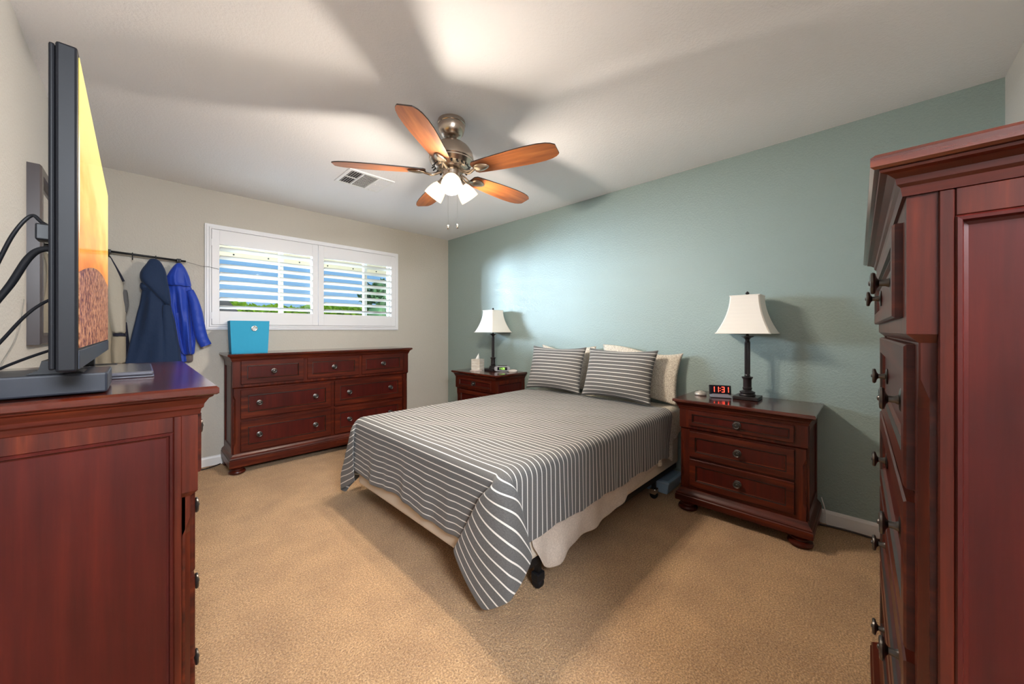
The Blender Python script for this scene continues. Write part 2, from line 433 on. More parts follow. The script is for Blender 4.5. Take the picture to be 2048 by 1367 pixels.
# dresser under the window
WD = 1.67; cx = .4955 + WD / 2
def cxr(*a): return [(p - cx, q - cx, [k - cx for k in kk]) for p, q, kk in a]
case('dresser', 'long dark cherry dresser with seven drawers under the window', 'dresser', WD, .452, 1.0,
     [(.743, .942, cxr((.588, 1.061, [.825]), (1.091, 1.569, [1.33]), (1.60, 2.064, [1.832]))),
      (.455, .697, cxr((.588, 1.304, [.72, 1.165]), (1.338, 2.058, [1.48, 1.92]))),
      (.180, .431, cxr((.588, 1.304, [.72, 1.165]), (1.338, 2.058, [1.48, 1.92])))], .722, (.062, .168), (cx, 4.165, 0), 0)
# nightstands
NSR = [(.571, .668, [(-.282, .270, [0])]), (.363, .530, [(-.275, .262, [0])]), (.170, .349, [(-.275, .262, [0])])]
NSR = [(a, c, [(-.277, .277, [0])]) for a, c, _ in NSR]
n1 = case('nightstand', 'cherry nightstand with three drawers standing right of the bed, the whole front visible', 'nightstand', .745, .475, .74, NSR, .553, (.066, .148), (2.982, .585, 0), R(-90), 'pair of cherry nightstands')
n2 = copy_tree(n1); n2.location = (2.982, 3.075, 0); n2['label'] = 'cherry nightstand in the corner left of the bed, lower half hidden by the bed'
# chest under the television, against the left wall
case('chest_of_drawers', 'reddish cherry chest with sunk side panel carrying the television, at the left wall', 'chest', 1.02, .472, 1.062,
     [(.842, .990, [(-.42, -.01, [-.215]), (.01, .42, [.215])]), (.600, .800, [(-.42, .42, [-.25, .25])]), (.385, .585, [(-.42, .42, [-.25, .25])]), (.170, .370, [(-.42, .42, [-.25, .25])])],
     .815, (.062, .155), (X0 + .006, 1.615, 0), R(90))
# tall chest near the camera, turned a touch off the wall
arm = case('chest_of_drawers', 'tall five drawer cherry chest cropped by the right edge, near the teal wall', 'chest', 1.02, .452, 1.432,
     [(1.212, 1.352, [(-.42, .42, [-.235, .235])]), (.960, 1.172, [(-.42, .42, [-.235, .235])]), (.725, .942, [(-.42, .42, [-.235, .235])]), (.490, .707, [(-.42, .42, [-.235, .235])]), (.255, .472, [(-.42, .42, [-.235, .235])])],
     1.188, (.070, .190), (0, 0, 0), R(180 + 1.1), cove=1.388)
# place its near front top corner at (0.70, 0)
mt = Matrix.Rotation(R(181.1), 4, 'Z'); cpt = mt @ Vector((.51, -.452, 0)); arm.location = (.70 - cpt.x, .002 - cpt.y, 0)

# ------------------------------------------------------------------ bed
BX0, BX1, BY0, BY1 = 1.02, 2.93, 1.07, 2.445
t = thing('bed_frame', 'black metal bed frame on casters under the bed', 'bed frame', ((BX0 + BX1) / 2, (BY0 + BY1) / 2, 0))
tx, ty = t.location.x, t.location.y
for yy in (BY0 + .02, BY1 - .05):
    MB().box(BX0 + .15 - tx, BX1 - tx, yy - ty, yy + .03 - ty, .128, .168).build('side_rail', M_DKMETAL, t)
for xx in (1.30, 2.57):
    MB().box(xx - .02 - tx, xx + .02 - tx, BY0 + .05 - ty, BY1 - .05 - ty, .135, .165).build('cross_rail', M_DKMETAL, t)
    for yy in (BY0 + .04, (BY0 + BY1) / 2, BY1 - .04):
        l = MB().box(xx - .012 - tx, xx + .012 - tx, yy - .012 - ty, yy + .012 - ty, .07, .135).build('leg', M_DKMETAL, t)
        b = MB(); b.lathe([(.001, -.018), (.022, -.018), (.026, -.012), (.026, .012), (.022, .018), (.001, .018)], 18, 'x', (xx - tx, yy - ty, .026))
        c_ = b.build('caster', M_BLACK, l); smooth_angle(c_)
        MB().box(xx - .026 - tx, xx + .026 - tx, yy - .022 - ty, yy + .022 - ty, .034, .074, .006).build('caster_fork', M_CHROME if (xx > 2 and yy < 1.2) else M_BLACK, l)
b = MB(); b.box(BX0, BX1, BY0, BY1, .172, .385, .022, 3)
tag(b.build('box_spring', M_CREAM), 'beige fabric box spring on the metal frame', 'box spring')
b = MB(); b.box(BX0, BX1, BY0, BY1, .388, .604, .045, 4); o = b.build('mattress', M_MATT)
tag(o, 'full size mattress covered by the sheet and striped coverlet', 'mattress')
def piping(z):
    q = .012; c = [(BX0 + q - .0, BY0 + .045), (BX0 + .045, BY0 - .001), (BX1 - .045, BY0 - .001), (BX1, BY0 + .045), (BX1, BY1 - .045), (BX1 - .045, BY1), (BX0 + .045, BY1), (BX0, BY1 - .045)]
    return MB().tube([(x, y, z) for x, y in c + c[:1]], .005, 8)
piping(.425).build('piping', M_MATT, o)

# sheet: over the mattress head and hanging on the right side, wavy hem
def grid_obj(name, P, m, uvs=None, thick=.003, sub=1, parent=None):
    ni, nj = len(P), len(P[0]); verts = [tuple(p) for row in P for p in row]
    faces = [(i * nj + j, i * nj + j + 1, (i + 1) * nj + j + 1, (i + 1) * nj + j) for i in range(ni - 1) for j in range(nj - 1)]
    me = bpy.data.meshes.new(name); me.from_pydata(verts, [], faces)
    if uvs is not None:
        ul = me.uv_layers.new(name='flat'); U = [u for row in uvs for u in row]
        for lp in me.loops: ul.data[lp.index].uv = U[lp.vertex_index]
    o = link(name, me, m, parent, smooth=True)
    if thick:
        so = o.modifiers.new('t', 'SOLIDIFY'); so.thickness = thick; so.offset = 1
    if sub:
        sb = o.modifiers.new('s', 'SUBSURF'); sb.levels = sub; sb.render_levels = sub
    return o
def lerp_tab(x, tab):
    if x <= tab[0][0]: return tab[0][1]
    for (a, p), (c, q) in zip(tab, tab[1:]):
        if x <= c: return p + (q - p) * (x - a) / (c - a)
    return tab[-1][1]
HEM = [(1.20, .25), (1.235, .20), (1.27, .135), (1.32, .098), (1.38, .095), (1.44, .125), (1.55, .135), (1.70, .140), (1.9, .165), (2.1, .195), (2.3, .225), (2.5, .262)]
P = []
for i in range(70):
    x = 1.20 + (2.492 - 1.20) * i / 69; row = []; hz = lerp_tab(x, HEM)
    for j in range(16):
        v = j / 15; z = .50 + (hz - .50) * v
        drop = max(0, (.33 - z) / .2)
        y = BY0 - .006 - .014 * drop * (1 + math.sin(x * 23) + .6 * math.sin(x * 41 + 1)) * .6 - .008 * drop * math.sin(9 * v + x * 9)
        row.append((x, y, z))
    P.append(row)
so_ = grid_obj('flat_sheet', P, M_SHEET); tag(so_, 'pale wrinkled sheet hanging out below the coverlet on the right side of the bed', 'sheet')
P = []
for i in range(26):
    x = 2.50 + (2.945 - 2.50) * i / 25; row = []
    hemz = .245 + .05 * math.sin((x - 2.5) * 14) - .02 * math.sin((x - 2.5) * 31)
    if x > 2.74: hemz = lerp_tab(x, [(2.74, .25), (2.77, .36), (2.945, .42)])
    path = []
    for j in range(42):
        s = j / 41
        if s < .12: path.append((BY0 - .010, hemz + (.56 - hemz) * s / .12))
        elif s < .2: a = (s - .12) / .08 * PI / 2; path.append((BY0 - .010 + .052 * (1 - math.cos(a)), .56 + .052 * math.sin(a)))
        elif s < .8: path.append((BY0 + .042 + (BY1 - BY0 - .084) * (s - .2) / .6, .609 + .001 * math.sin(s * 60 + x * 20)))
        elif s < .88: a = (s - .8) / .08 * PI / 2; path.append((BY1 + .010 - .052 * (1 - math.sin(a)), .56 + .052 * math.cos(a)))
        else: path.append((BY1 + .010, .56 - .26 * (s - .88) / .12))
    for (y, z) in path:
        wv = max(0, (.5 - z)) * .05 * (1 + math.sin(x * 60)) if y < BY0 else 0
        row.append((x, y - wv, z))
    P.append(row)
tag(grid_obj('fitted_sheet', P, M_SPECK), 'cream speckled sheet showing at the head of the mattress beside the pillows', 'sheet')

# striped coverlet: wrapped over the mattress, skirts hanging at foot and sides, folded-over flaps at the corners
CX, CYR, CYL, CTOP, CR = BX0 + .012, BY0 - .002, BY1 + .006, .617, .055
FU0, FU1, FV0, FV1 = CX - .355, 2.735, CYR - .325, CYL + .33
def edge(s):
    """distance past the mattress edge -> (outward, down)"""
    q = CR * PI / 2; s0 = s + CR * .45
    if s0 < 0: return (s, 0)
    if s0 < q: a = s0 / CR; return (-CR * .45 + CR * math.sin(a), CR * (1 - math.cos(a)))
    return (-CR * .45 + CR, CR + s0 - q)
def sstep(a, c, x): t_ = min(1, max(0, (x - a) / (c - a))); return t_ * t_ * (3 - 2 * t_)
PSI = [(0, 0), (23, 30), (26, 32), (29, 30), (44, 6), (66, -13), (70, -16), (74, -13), (90, 0)]
LAY = [(0, .000), (8, .012), (22, .014), (28, .028), (45, .030), (67, .024), (73, .012), (82, .008), (90, 0)]
def corner(a, c):
    """a past the foot, c past the side -> (out foot, out side, down, along): flap folded over the foot skirt"""
    r = math.hypot(a, c); th = math.degrees(math.atan2(c, a)); r *= 1 + .17 * math.sin(R(2 * th)) * sstep(.1, .3, r)
    psi = R(lerp_tab(th, PSI)) * sstep(.02, .16, r); o_, d_ = edge(r)
    lat = max(0, r - .03) * math.sin(psi) * 1.0; d_ = d_ * math.cos(psi)
    e_ = lerp_tab(th, LAY) * sstep(.03, .12, r)
    return o_, d_, lat, e_, th
def cov_pt(u, v_):
    a = CX - u; cr = CYR - v_; cl = v_ - CYL
    k0 = -.45 * CR
    if a > k0 and (cr > k0 or cl > k0):
        c = cr if cr > k0 else cl; sgn = -1 if cr > k0 else 1; ye = CYR if sgn < 0 else CYL
        A, C_ = a - k0, c - k0
        if sgn > 0: A, C_ = C_, A                       # the far left flap is folded round onto the side
        o_, d_, lat, e_, th = corner(A, C_); o_ = CR * min(1, math.hypot(A, C_) / CR) ** .8
        r = math.hypot(A, C_); q = CR * PI / 2; r *= 1 + .17 * math.sin(2 * math.atan2(C_, A)) * sstep(.1, .3, r)
        d_ = (CR * (1 - math.cos(r / CR)) if r < q else (CR + r - q)) * math.cos(math.asin(max(-1, min(1, lat / max(r, .01)))))
        w_ = sstep(0, 90, th) if r < .12 else None
        tt = R(th) if True else 0
        # base direction round the rounded bed corner
        if lat > 0: bx_, by_ = 1 + 0, -lat / CR
        ang = PI / 4 * (1 + math.tanh((th - 47) / 9)) if r > .10 else R(th) * (1 - r / .10) + (r / .10) * PI / 4 * (1 + math.tanh((th - 47) / 9))
        px, py = (o_ + e_) * math.cos(ang), (o_ + e_) * math.sin(ang)      # out past foot / side, from the inner corner
        if lat > 0: py -= lat
        else: px -= -lat
        if sgn > 0: px, py = py, px
        xx = CX - k0 * -1 * 0 + (-k0) * 1 - px; yy = (ye + sgn * k0) + sgn * py
        return Vector((xx, yy, CTOP - d_)), d_
    x, y, z = u, v_, CTOP; d_ = 0
    if a > k0: o_, d_ = edge(a); x = CX - o_; z -= d_
    elif cr > k0: o_, d_ = edge(cr); y = CYR - o_; z -= d_
    elif cl > k0: o_, d_ = edge(cl); y = CYL + o_; z -= d_
    return Vector((x, y, z)), d_
NU, NV = 150, 150; P = []; UV = []
def dens(lo, hi, e0, e1, n):
    return [lo + (hi - lo) * i / n for i in range(n + 1)]
for i in range(NU + 1):
    row = []; ur = []
    for j in range(NV + 1):
        u = FU0 + (FU1 - FU0) * i / NU; v_ = FV0 + (FV1 - FV0) * j / NV
        p, d_ = cov_pt(u, v_); d2 = max(0, d_ - .03)
        a = .020 * min(1, d2 / .3) ** 1.2
        foot = CX - u > -.02; rt = v_ < CYR + .02; lf = v_ > CYL - .02
        if foot and not rt and not lf:
            wv = math.sin(v_ * 15 + 1) * .5 + math.sin(v_ * 34 + u * 5) * .35 + math.sin(v_ * 63 + 2) * .15
            kk = sstep(CYR, CYR + .25, v_); p.x -= a * (.55 + .6 * wv) * (.3 + .7 * kk); p.z -= .012 * min(1, d2 / .3) * math.sin(v_ * 9 + .5) * kk
        if (rt or lf) and not foot:
            wr = math.sin(u * 19) * .4 + math.sin(u * 43 + v_ * 5) * .4 + math.sin(u * 78) * .25
            p.y += (-1 if rt else 1) * a * .55 * (.5 + .7 * wr) * sstep(CX, CX + .3, u); p.z -= .008 * min(1, d2 / .3) * math.sin(u * 17)
        if d_ == 0:
            p.z += .0030 * math.sin(u * 9 + v_ * 5) * math.sin(v_ * 11) + .0018 * math.sin(u * 31 + v_ * 17) + .002
            if u > 2.55: p.x += .03 * math.sin((v_ - 1) * 2.2) * (u - 2.55) / .19
        if u > 2.55 and rt: p.x -= .10 * sstep(0, .33, CYR + .02 - v_) * (u - 2.55) / .19
        if v_ > CYL - .10:                                   # the far left corner flares outwards
            fl = sstep(1.75, 1.0, u) if u < 1.75 else 0
            p.y += .16 * fl * min(1.2, d2 / .33) ** 1.1 * sstep(CYL - .30, CYL + .02, p.y)
        row.append(tuple(p)); ur.append((u, v_))
    P.append(row); UV.append(ur)
tag(grid_obj('coverlet', P, M_STRIPE, UV, .003, 1), 'grey coverlet with thin white stripes draped over the bed', 'bed cover')

# pillows
def pillow(name, m, label, group, w, h, th, loc, lean, rz=0, sag=0, uvoff=0, lump=0, seed=0, roll=0):
    n = 34; verts = []; uvs = []
    for side in (1, -1):
        for i in range(n + 1):
            for j in range(n + 1):
                u = -1 + 2 * i / n; v = -1 + 2 * j / n
                px = u * w / 2 * (1 - .075 * (1 - v * v) * abs(u) ** 3); pz = v * h / 2 * (1 - .12 * (1 - u * u) * abs(v) ** 3)
                k = max(0, (1 - abs(u) ** 2.6)) ** .62 * max(0, (1 - abs(v) ** 2.6)) ** .62
                y = -side * th / 2 * k * (1 + .10 * math.sin(3 * u + seed) * math.cos(2.4 * v + seed) - .12 * v)
                y += sag * (u * u) * .5 + lump * math.sin(2.2 * u + seed) * (1 - v) * .3
                pz += lump * .35 * math.sin(3.1 * u + seed) * (v > 0) * v
                verts.append((px, y, pz)); uvs.append((pz + uvoff if m is not M_STRIPE else v * h / 2 + uvoff + 5, px))
    N1 = (n + 1) ** 2; faces = []
    for s in (0, 1):
        for i in range(n):
            for j in range(n):
                a = s * N1 + i * (n + 1) + j; f = (a, a + n + 1, a + n + 2, a + 1); faces.append(f if s == 0 else f[::-1])
    me = bpy.data.meshes.new(name); me.from_pydata(verts, [], faces)
    ul = me.uv_layers.new(name='flat')
    for lp in me.loops: ul.data[lp.index].uv = uvs[lp.vertex_index]
    bm = bmesh.new(); bm.from_mesh(me); bmesh.ops.remove_doubles(bm, verts=bm.verts[:], dist=.0004); bmesh.ops.recalc_face_normals(bm, faces=bm.faces[:]); bm.to_mesh(me); bm.free()
    o = link(name, me, m, None, smooth=True)
    # local: width x, height z, front -y ; face toward -X with the bottom edge at loc
    o.matrix_world = Matrix.Translation(loc) @ Matrix.Rotation(R(-90 + rz), 4, 'Z') @ Matrix.Rotation(-R(lean), 4, 'X') @ Matrix.Rotation(R(roll), 4, 'Y') @ Matrix.Translation((0, 0, h / 2))
    return tag(o, label, 'pillow', group)
pillow('pillow', M_STRIPE, 'left grey striped pillow leaning at the head of the bed', 'striped pillows', .60, .43, .17, (2.685, 2.13, .632), 17, 4, seed=1)
pillow('pillow', M_STRIPE, 'right grey striped pillow leaning at the head of the bed', 'striped pillows', .63, .43, .18, (2.685, 1.495, .632), 18, -2, seed=2)
pillow('pillow', M_SPECK, 'cream speckled pillow behind the right striped pillow', 'speckled pillows', .70, .41, .075, (2.905, 1.41, .640), 3, 0, seed=3, lump=.05, roll=4)
pillow('pillow', M_SPECK, 'cream speckled pillow behind the left striped pillow', 'speckled pillows', .64, .41, .075, (2.905, 2.12, .628), 3, 0, seed=5, lump=.04)

# ------------------------------------------------------------------ table lamps
def table_lamp(loc, label):
    t = thing('table_lamp', label, 'lamp', loc, 0, 'pair of table lamps')
    MB().box(-.072, .072, -.072, .072, 0, .022, .003).build('base', M_BRONZE, t)
    o = MB().lathe([(.001, .022), (.046, .022), (.048, .028), (.046, .034), (.040, .037), (.044, .042), (.044, .048), (.030, .054), (.024, .060), (.026, .064), (.0275, .070), (.0275, .075), (.0245, .078), (.0245, .128), (.028, .134), (.033, .142), (.033, .146), (.016, .150), (.017, .156), (.015, .160), (.015, .166), (.001, .166)], 28).build('pedestal', M_BRONZE, t); smooth_angle(o)
    b = MB(); n = 48
    b.loft([[((.0150 + .0016 * math.cos(12 * 2 * PI * k / n)) * math.cos(2 * PI * k / n), (.0150 + .0016 * math.cos(12 * 2 * PI * k / n)) * math.sin(2 * PI * k / n), z) for k in range(n)] for z in (.166, .372)])
    o = b.build('column', M_BRONZE, t); smooth_angle(o, 60)
    o = MB().lathe([(.001, .372), (.0165, .372), (.0165, .378), (.013, .384), (.014, .395), (.022, .405), (.037, .412), (.037, .416), (.012, .418), (.008, .424), (.008, .46), (.001, .46)], 28).build('capital', M_BRONZE, t); smooth_angle(o)
    # square bell shade with flared sides and bound edges
    zb, zt = .436, .682; rings = []
    for k in range(11):
        v = k / 10; hh = .150 - .068 * (1 - (1 - v) ** 1.9); c = .006
        rings.append([(hh, -hh + c, zb + (zt - zb) * v), (hh, hh - c, zb + (zt - zb) * v), (hh - c, hh, zb + (zt - zb) * v), (-hh + c, hh, zb + (zt - zb) * v), (-hh, hh - c, zb + (zt - zb) * v), (-hh, -hh + c, zb + (zt - zb) * v), (-hh + c, -hh, zb + (zt - zb) * v), (hh - c, -hh, zb + (zt - zb) * v)])
    b = MB(); b.loft(rings, False, False); s = b.build('lamp_shade', M_SHADE, t)
    so = s.modifiers.new('t', 'SOLIDIFY'); so.thickness = .004; so.offset = 0
    for z, hh in ((zb, .1515), (zt, .0835)):
        MB().tube([(hh, hh, z), (-hh, hh, z), (-hh, -hh, z), (hh, -hh, z), (hh, hh, z)], .0035, 6).build('trim_band', M_SHADE, s)
    b = MB(); b.tube([(-.082, 0, zt - .012), (.082, 0, zt - .012)], .0018, 6).tube([(0, -.082, zt - .012), (0, .082, zt - .012)], .0018, 6).tube([(0, 0, .46), (0, 0, zt + .012)], .003, 8)
    b.build('spider', M_BRONZE, t)
    o = MB().lathe([(.001, zt + .006), (.009, zt + .006), (.006, zt + .010), (.011, zt + .015), (.012, zt + .021), (.007, zt + .026), (.004, zt + .030), (.001, zt + .032)], 16).build('finial', M_BRONZE, t); smooth_angle(o)
    return t
l1 = table_lamp((2.832, .592, .7405), 'bronze column table lamp with cream square shade on the right nightstand')
l2 = copy_tree(l1); l2.location = (2.832, 3.092, .7405); l2['label'] = 'bronze column lamp with cream square shade on the far nightstand, beside the tissue box'

# ------------------------------------------------------------------ digital clocks
M_RED = mat('red_led', (.5, .02, .01), .5, emit=(1, .06, .03), estr=2.2)
M_GREEN = mat('green_led', (.2, .5, .05), .5, emit=(.45, .95, .15), estr=1.3)
M_SCREEN = mat('dark_display', (.01, .012, .02), .12)
M_SILVER = mat('silver_plastic', (.36, .37, .40), .35, .3)
M_GREYP = mat('grey_plastic', (.20, .22, .27), .4)
SEG = {'0': 'abcdef', '1': 'bc', '2': 'abged', '3': 'abgcd', '8': 'abcdefg', '6': 'acdefg'}
def digits(b, text, x0, z0, h, y, tx=.0028):
    """seven segment text as thin bars lying on a face at depth y, left to right along +x"""
    wd = h * .5; x = x0
    for ch in text:
        if ch == ':':
            for zz in (h * .3, h * .7): b.box(x, x + tx, y - .0008, y, z0 + zz - tx / 2, z0 + zz + tx / 2)
            x += tx * 2.2; continue
        S = SEG[ch]
        if 'a' in S: b.box(x + tx * .4, x + wd - tx * .4, y - .0008, y, z0 + h - tx, z0 + h)
        if 'g' in S: b.box(x + tx * .4, x + wd - tx * .4, y - .0008, y, z0 + h / 2 - tx / 2, z0 + h / 2 + tx / 2)
        if 'd' in S: b.box(x + tx * .4, x + wd - tx * .4, y - .0008, y, z0, z0 + tx)
        if 'f' in S: b.box(x, x + tx, y - .0008, y, z0 + h / 2 + tx * .3, z0 + h - tx * .3)
        if 'e' in S: b.box(x, x + tx, y - .0008, y, z0 + tx * .3, z0 + h / 2 - tx * .3)
        if 'b' in S: b.box(x + wd - tx, x + wd, y - .0008, y, z0 + h / 2 + tx * .3, z0 + h - tx * .3)
        if 'c' in S: b.box(x + wd - tx, x + wd, y - .0008, y, z0 + tx * .3, z0 + h / 2 - tx * .3)
        x += wd + h * .16
    return b
# red clock: dark slab screen tilted back on a grey foot
t = thing('alarm_clock', 'black alarm clock showing red digits 11:31 beside the right lamp', 'clock', (2.765, .735, .7405), R(-66))
b = MB(); b.loft([[(x, -.030 + .018 * (x / .06) ** 2 * 0 + yy, zz) for x, yy, zz in r] for r in (
    [(-.062, 0, .002), (.062, 0, .002), (.062, .058, .002), (-.062, .058, .002)],
    [(-.062, 0, .008), (.062, 0, .008), (.062, .058, .012), (-.062, .058, .012)],
    [(-.048, .022, .020), (.048, .022, .020), (.048, .052, .024), (-.048, .052, .024)])])
b.build('foot', M_GREYP, t, bevel=.002)
tl = Matrix.Translation((0, .006, .020)) @ Matrix.Rotation(R(-12), 4, 'X')
b = MB(); b.box(-.066, .066, 0, .020, 0, .062, .004, 2, tl); body = b.build('housing', M_BLACK, t)
b = MB(); b.box(-.060, .052, -.0008, .0002, .005, .057, 0, 1, tl); b.build('display', M_SCREEN, body)
b = digits(MB(), '11:31', -.052, .013, .038, -.0012, .0042); bmesh.ops.transform(b.bm, matrix=tl, verts=b.bm.verts[:]); b.build('digits', M_RED, body)
# green clock: silver rounded radio
t = thing('alarm_clock', 'silver alarm clock radio showing green digits 11:28 on the far left nightstand', 'clock', (2.82, 2.925, .7405), R(-52))
b = MB(); pr = []
for k in range(28):
    a = 2 * PI * k / 28; ca, sa = math.cos(a), math.sin(a)
    pr.append((.088 * math.copysign(abs(ca) ** .45, ca), .030 + .030 * math.copysign(abs(sa) ** .5, sa)))
b.loft([[(x * s, -.03 + yy, .033 + (z - .030) * s) for x, z in pr] for yy, s in ((0, .96), (.004, 1), (.055, .97), (.062, .88))])
o = b.build('housing', M_SILVER, t); smooth_angle(o, 30)
MB().box(-.052, .058, -.0316, -.0296, .017, .052, .003).build('display', M_SCREEN, o)
digits(MB(), '11:28', -.034, .023, .023, -.0318, .0026).build('digits', M_GREEN, o)
MB().box(-.05, .05, -.01, .02, .0625, .067, .0015).build('snooze_bar', M_BLACK, o)
# little round things
b = MB(); b.lathe([(.001, 0), (.034, 0), (.038, .005), (.038, .012), (.033, .020), (.028, .023), (.018, .024), (.014, .029), (.001, .030)], 28)
o = b.build('sound_machine', mat('champagne_plastic', (.55, .50, .45), .3, .4), None, (2.77, .862, .7405)); smooth_angle(o)
tag(o, 'small round silver gadget at the left end of the right nightstand', 'gadget')
b = MB(); b.lathe([(.001, 0), (.046, 0), (.050, .006), (.050, .014), (.040, .024), (.020, .030), (.001, .031)], 28)
o = b.build('sound_machine', mat('pale_plastic', (.62, .56, .52), .4), None, (2.86, 2.80, .7405)); smooth_angle(o)
tag(o, 'low pale round gadget right of the green clock on the far nightstand', 'gadget')
# tissue box with a pulled tissue
m = M_TISSUE = mat('printed_card', (.7, .66, .58), .7)
v = objco(m, (6, 6, 28)); n1 = noise(m, v, 1.6, 3); c = ramp(m, n1, [(.4, (.74, .71, .64)), (.55, (.60, .54, .46)), (.7, (.70, .70, .68))]); L(m, c, BS(m).inputs['Base Color'])
t = thing('tissue_box', 'cube tissue box with a white tissue standing up, left of the far lamp', 'tissue box', (2.75, 3.265, .7405), R(20))
MB().box(-.055, .055, -.055, .055, 0, .125, .002).build('box', M_TISSUE, t)
b = MB(); rings = []
for k in range(7):
    v = k / 6; rr = .030 * (1 - v) ** .7 + .003; rings.append([(rr * math.cos(a) * (1 + .3 * math.sin(3 * a)) + .010 * v * 2, rr * .6 * math.sin(a) * (1 + .25 * math.cos(2 * a)), .124 + .062 * v + .008 * math.sin(2 * a) * v) for a in [2 * PI * i / 18 for i in range(18)]])
b.loft(rings); b.build('tissue', mat('white_tissue', (.85, .85, .84), .9), t, smooth=True)
tag(MB().box(-.055, .055, -.04, .04, 0, .007, .001).build('notepad', mat('pink_white_paper', (.72, .62, .58), .8), None, (2.655, 3.185, .7405)), 'small flat pad of paper in front of the far lamp and tissue box', 'paper')

# ------------------------------------------------------------------ blue storage cube on the dresser
m = M_BLUE = mat('turquoise_fabric', (.03, .34, .56), .85); v = objco(m); n1 = noise(m, v, 14, 3); bump(m, n1, .25, .01)
t = thing('storage_cube', 'turquoise fabric storage cube with a metal ring on the dresser', 'storage box', (.680, 3.985, 1.0005), R(-4))
b = MB(); z1 = .278; hb, ht = .128, .140; q = .013
b.rects([(0, -hb, hb, -hb, hb), (.02, -hb - .002, hb + .002, -hb - .002, hb + .002), (z1, -ht, ht, -ht, ht), (z1, -ht + .005, ht - .005, -ht + .005, ht - .005), (.02, -hb + .006, hb - .006, -hb + .006, hb - .006), (.012, -hb + .006, hb - .006, -hb + .006, hb - .006)])
b.build('box', M_BLUE, t)
b = MB()
for r0, r1 in ((0, 0),):
    n = 28; rings = []
    for k in range(n):
        a = 2 * PI * k / n; rings.append([((.019 + .006 * math.cos(e2)) * math.cos(a) + .030, -.139 - .0045 * max(-.3, math.sin(e2)), .212 + (.019 + .006 * math.cos(e2)) * math.sin(a)) for e2 in [2 * PI * i / 10 for i in range(10)]])
    rings.append(rings[0]); b.loft(rings, False, False)
o = b.build('grommet', M_CHROME, t, smooth=True)
b = MB(); b.lathe([(.001, 0), (.016, 0), (.016, .001), (.001, .001)], 24, 'y', (.030, -.1375, .212)); b.build('ring_opening', mat('pale_lining', (.62, .66, .68), .8), o)

# ------------------------------------------------------------------ television and what stands on the chest
m = M_TVPIC = mat('desert_picture', (0, 0, 0), .12, spec=.4)
v = objco(m); sp = N(m, 'ShaderNodeSeparateXYZ'); L(m, v, sp.inputs[0])
mpn = N(m, 'ShaderNodeMapping'); mpn.inputs['Rotation'].default_value = (R(35), 0, 0); mpn.inputs['Scale'].default_value = (1, 2.2, 9); L(m, v, mpn.inputs[0])
nz = noise(m, mpn.outputs[0], 1.5, 4, .55)
md = N(m, 'ShaderNodeMath', operation='MULTIPLY_ADD'); L(m, nz, md.inputs[0]); md.inputs[1].default_value = .34; L(m, sp.outputs['Z'], md.inputs[2])
sky_ = ramp(m, md.outputs[0], [(.38, (.66, .16, .02)), (.48, (.90, .30, .03)), (.57, (.95, .48, .07)), (.67, (.95, .70, .19)), (.85, (.93, .78, .20))])
nd = noise(m, v, 75, 2, .7); dune = ramp(m, nd, [(.38, (.10, .03, .012)), (.5, (.34, .13, .06)), (.62, (.60, .28, .13))])
ysh = N(m, 'ShaderNodeMath', operation='ADD'); L(m, sp.outputs['Y'], ysh.inputs[0]); ysh.inputs[1].default_value = -.2
yy = N(m, 'ShaderNodeMath', operation='MULTIPLY'); L(m, ysh.outputs[0], yy.inputs[0]); L(m, ysh.outputs[0], yy.inputs[1])
y2 = N(m, 'ShaderNodeMath', operation='MULTIPLY_ADD'); L(m, yy.outputs[0], y2.inputs[0]); y2.inputs[1].default_value = .13; L(m, sp.outputs['Z'], y2.inputs[2])
ls = N(m, 'ShaderNodeMath', operation='LESS_THAN'); L(m, y2.outputs[0], ls.inputs[0]); ls.inputs[1].default_value = .30
mx = N(m, 'ShaderNodeMix', data_type='RGBA'); L(m, ls.outputs[0], mx.inputs[0]); L(m, sky_, mx.inputs[6]); L(m, dune, mx.inputs[7])
L(m, mx.outputs[2], BS(m).inputs['Emission Color']); BS(m).inputs['Emission Strength'].default_value = .62
M_TVB = mat('television_black', (.007, .007, .009), .5, spec=.18)
M_TVG = mat('television_grey_edge', (.020, .022, .030), .38, spec=.35)
t = thing('television', 'flat screen television on the chest showing an orange desert, seen almost edge on', 'television', (-.086, 1.526, 1.063), R(.35))
yw = .505; zb, zt = .056, .640
b = MB(); b.box(-.022, .004, -yw, yw, zb, zt, .004); b.box(-.030, -.0225, -yw + .004, yw - .004, zb + .004, zt - .004, .003); body = b.build('bezel', M_TVB, t)
MB().box(.0035, .0052, -yw + .012, yw - .012, zb + .042, zt - .012).build('screen', M_TVPIC, body)
MB().box(.0035, .0062, -yw + .004, yw - .004, zb + .004, zb + .038, .001).build('lower_strip', M_TVG, body)
b = MB(); b.loft([[(x, y, z) for y, z in ((-yw + i, zb + .01 + i * .1), (yw - i, zb + .01 + i * .1), (yw - i, zt - .10 - i * .5), (-yw + i, zt - .10 - i * .5))] for x, i in ((-.0302, .02), (-.033, .10), (-.041, .20), (-.055, .32), (-.057, .34))])
hs = b.build('rear_housing', M_BLACK, t)
b = MB()
for k in range(8): b.box(-.0345, -.0315, -.44, -.415, .30 + k * .016, .307 + k * .016)
b.build('vent_slots', M_TVB, hs)
MB().box(-.068, -.036, -.30, -.26, .318, .352, .003).build('connector', M_BLACK, hs)
b = MB(); b.loft([[(-.050 - s, -.365, z), (-.020 + s, -.365, z), (-.020 + s, -.290, z), (-.050 - s, -.290, z)] for z, s in ((.044, .022), (.052, .006), (.070, .002))]); b.build('stand_neck', M_BLACK, t)
b = MB(); b.box(-.245, .036, -.385, -.195, .002, .043, .004); b.build('stand_base', M_TVG, t)
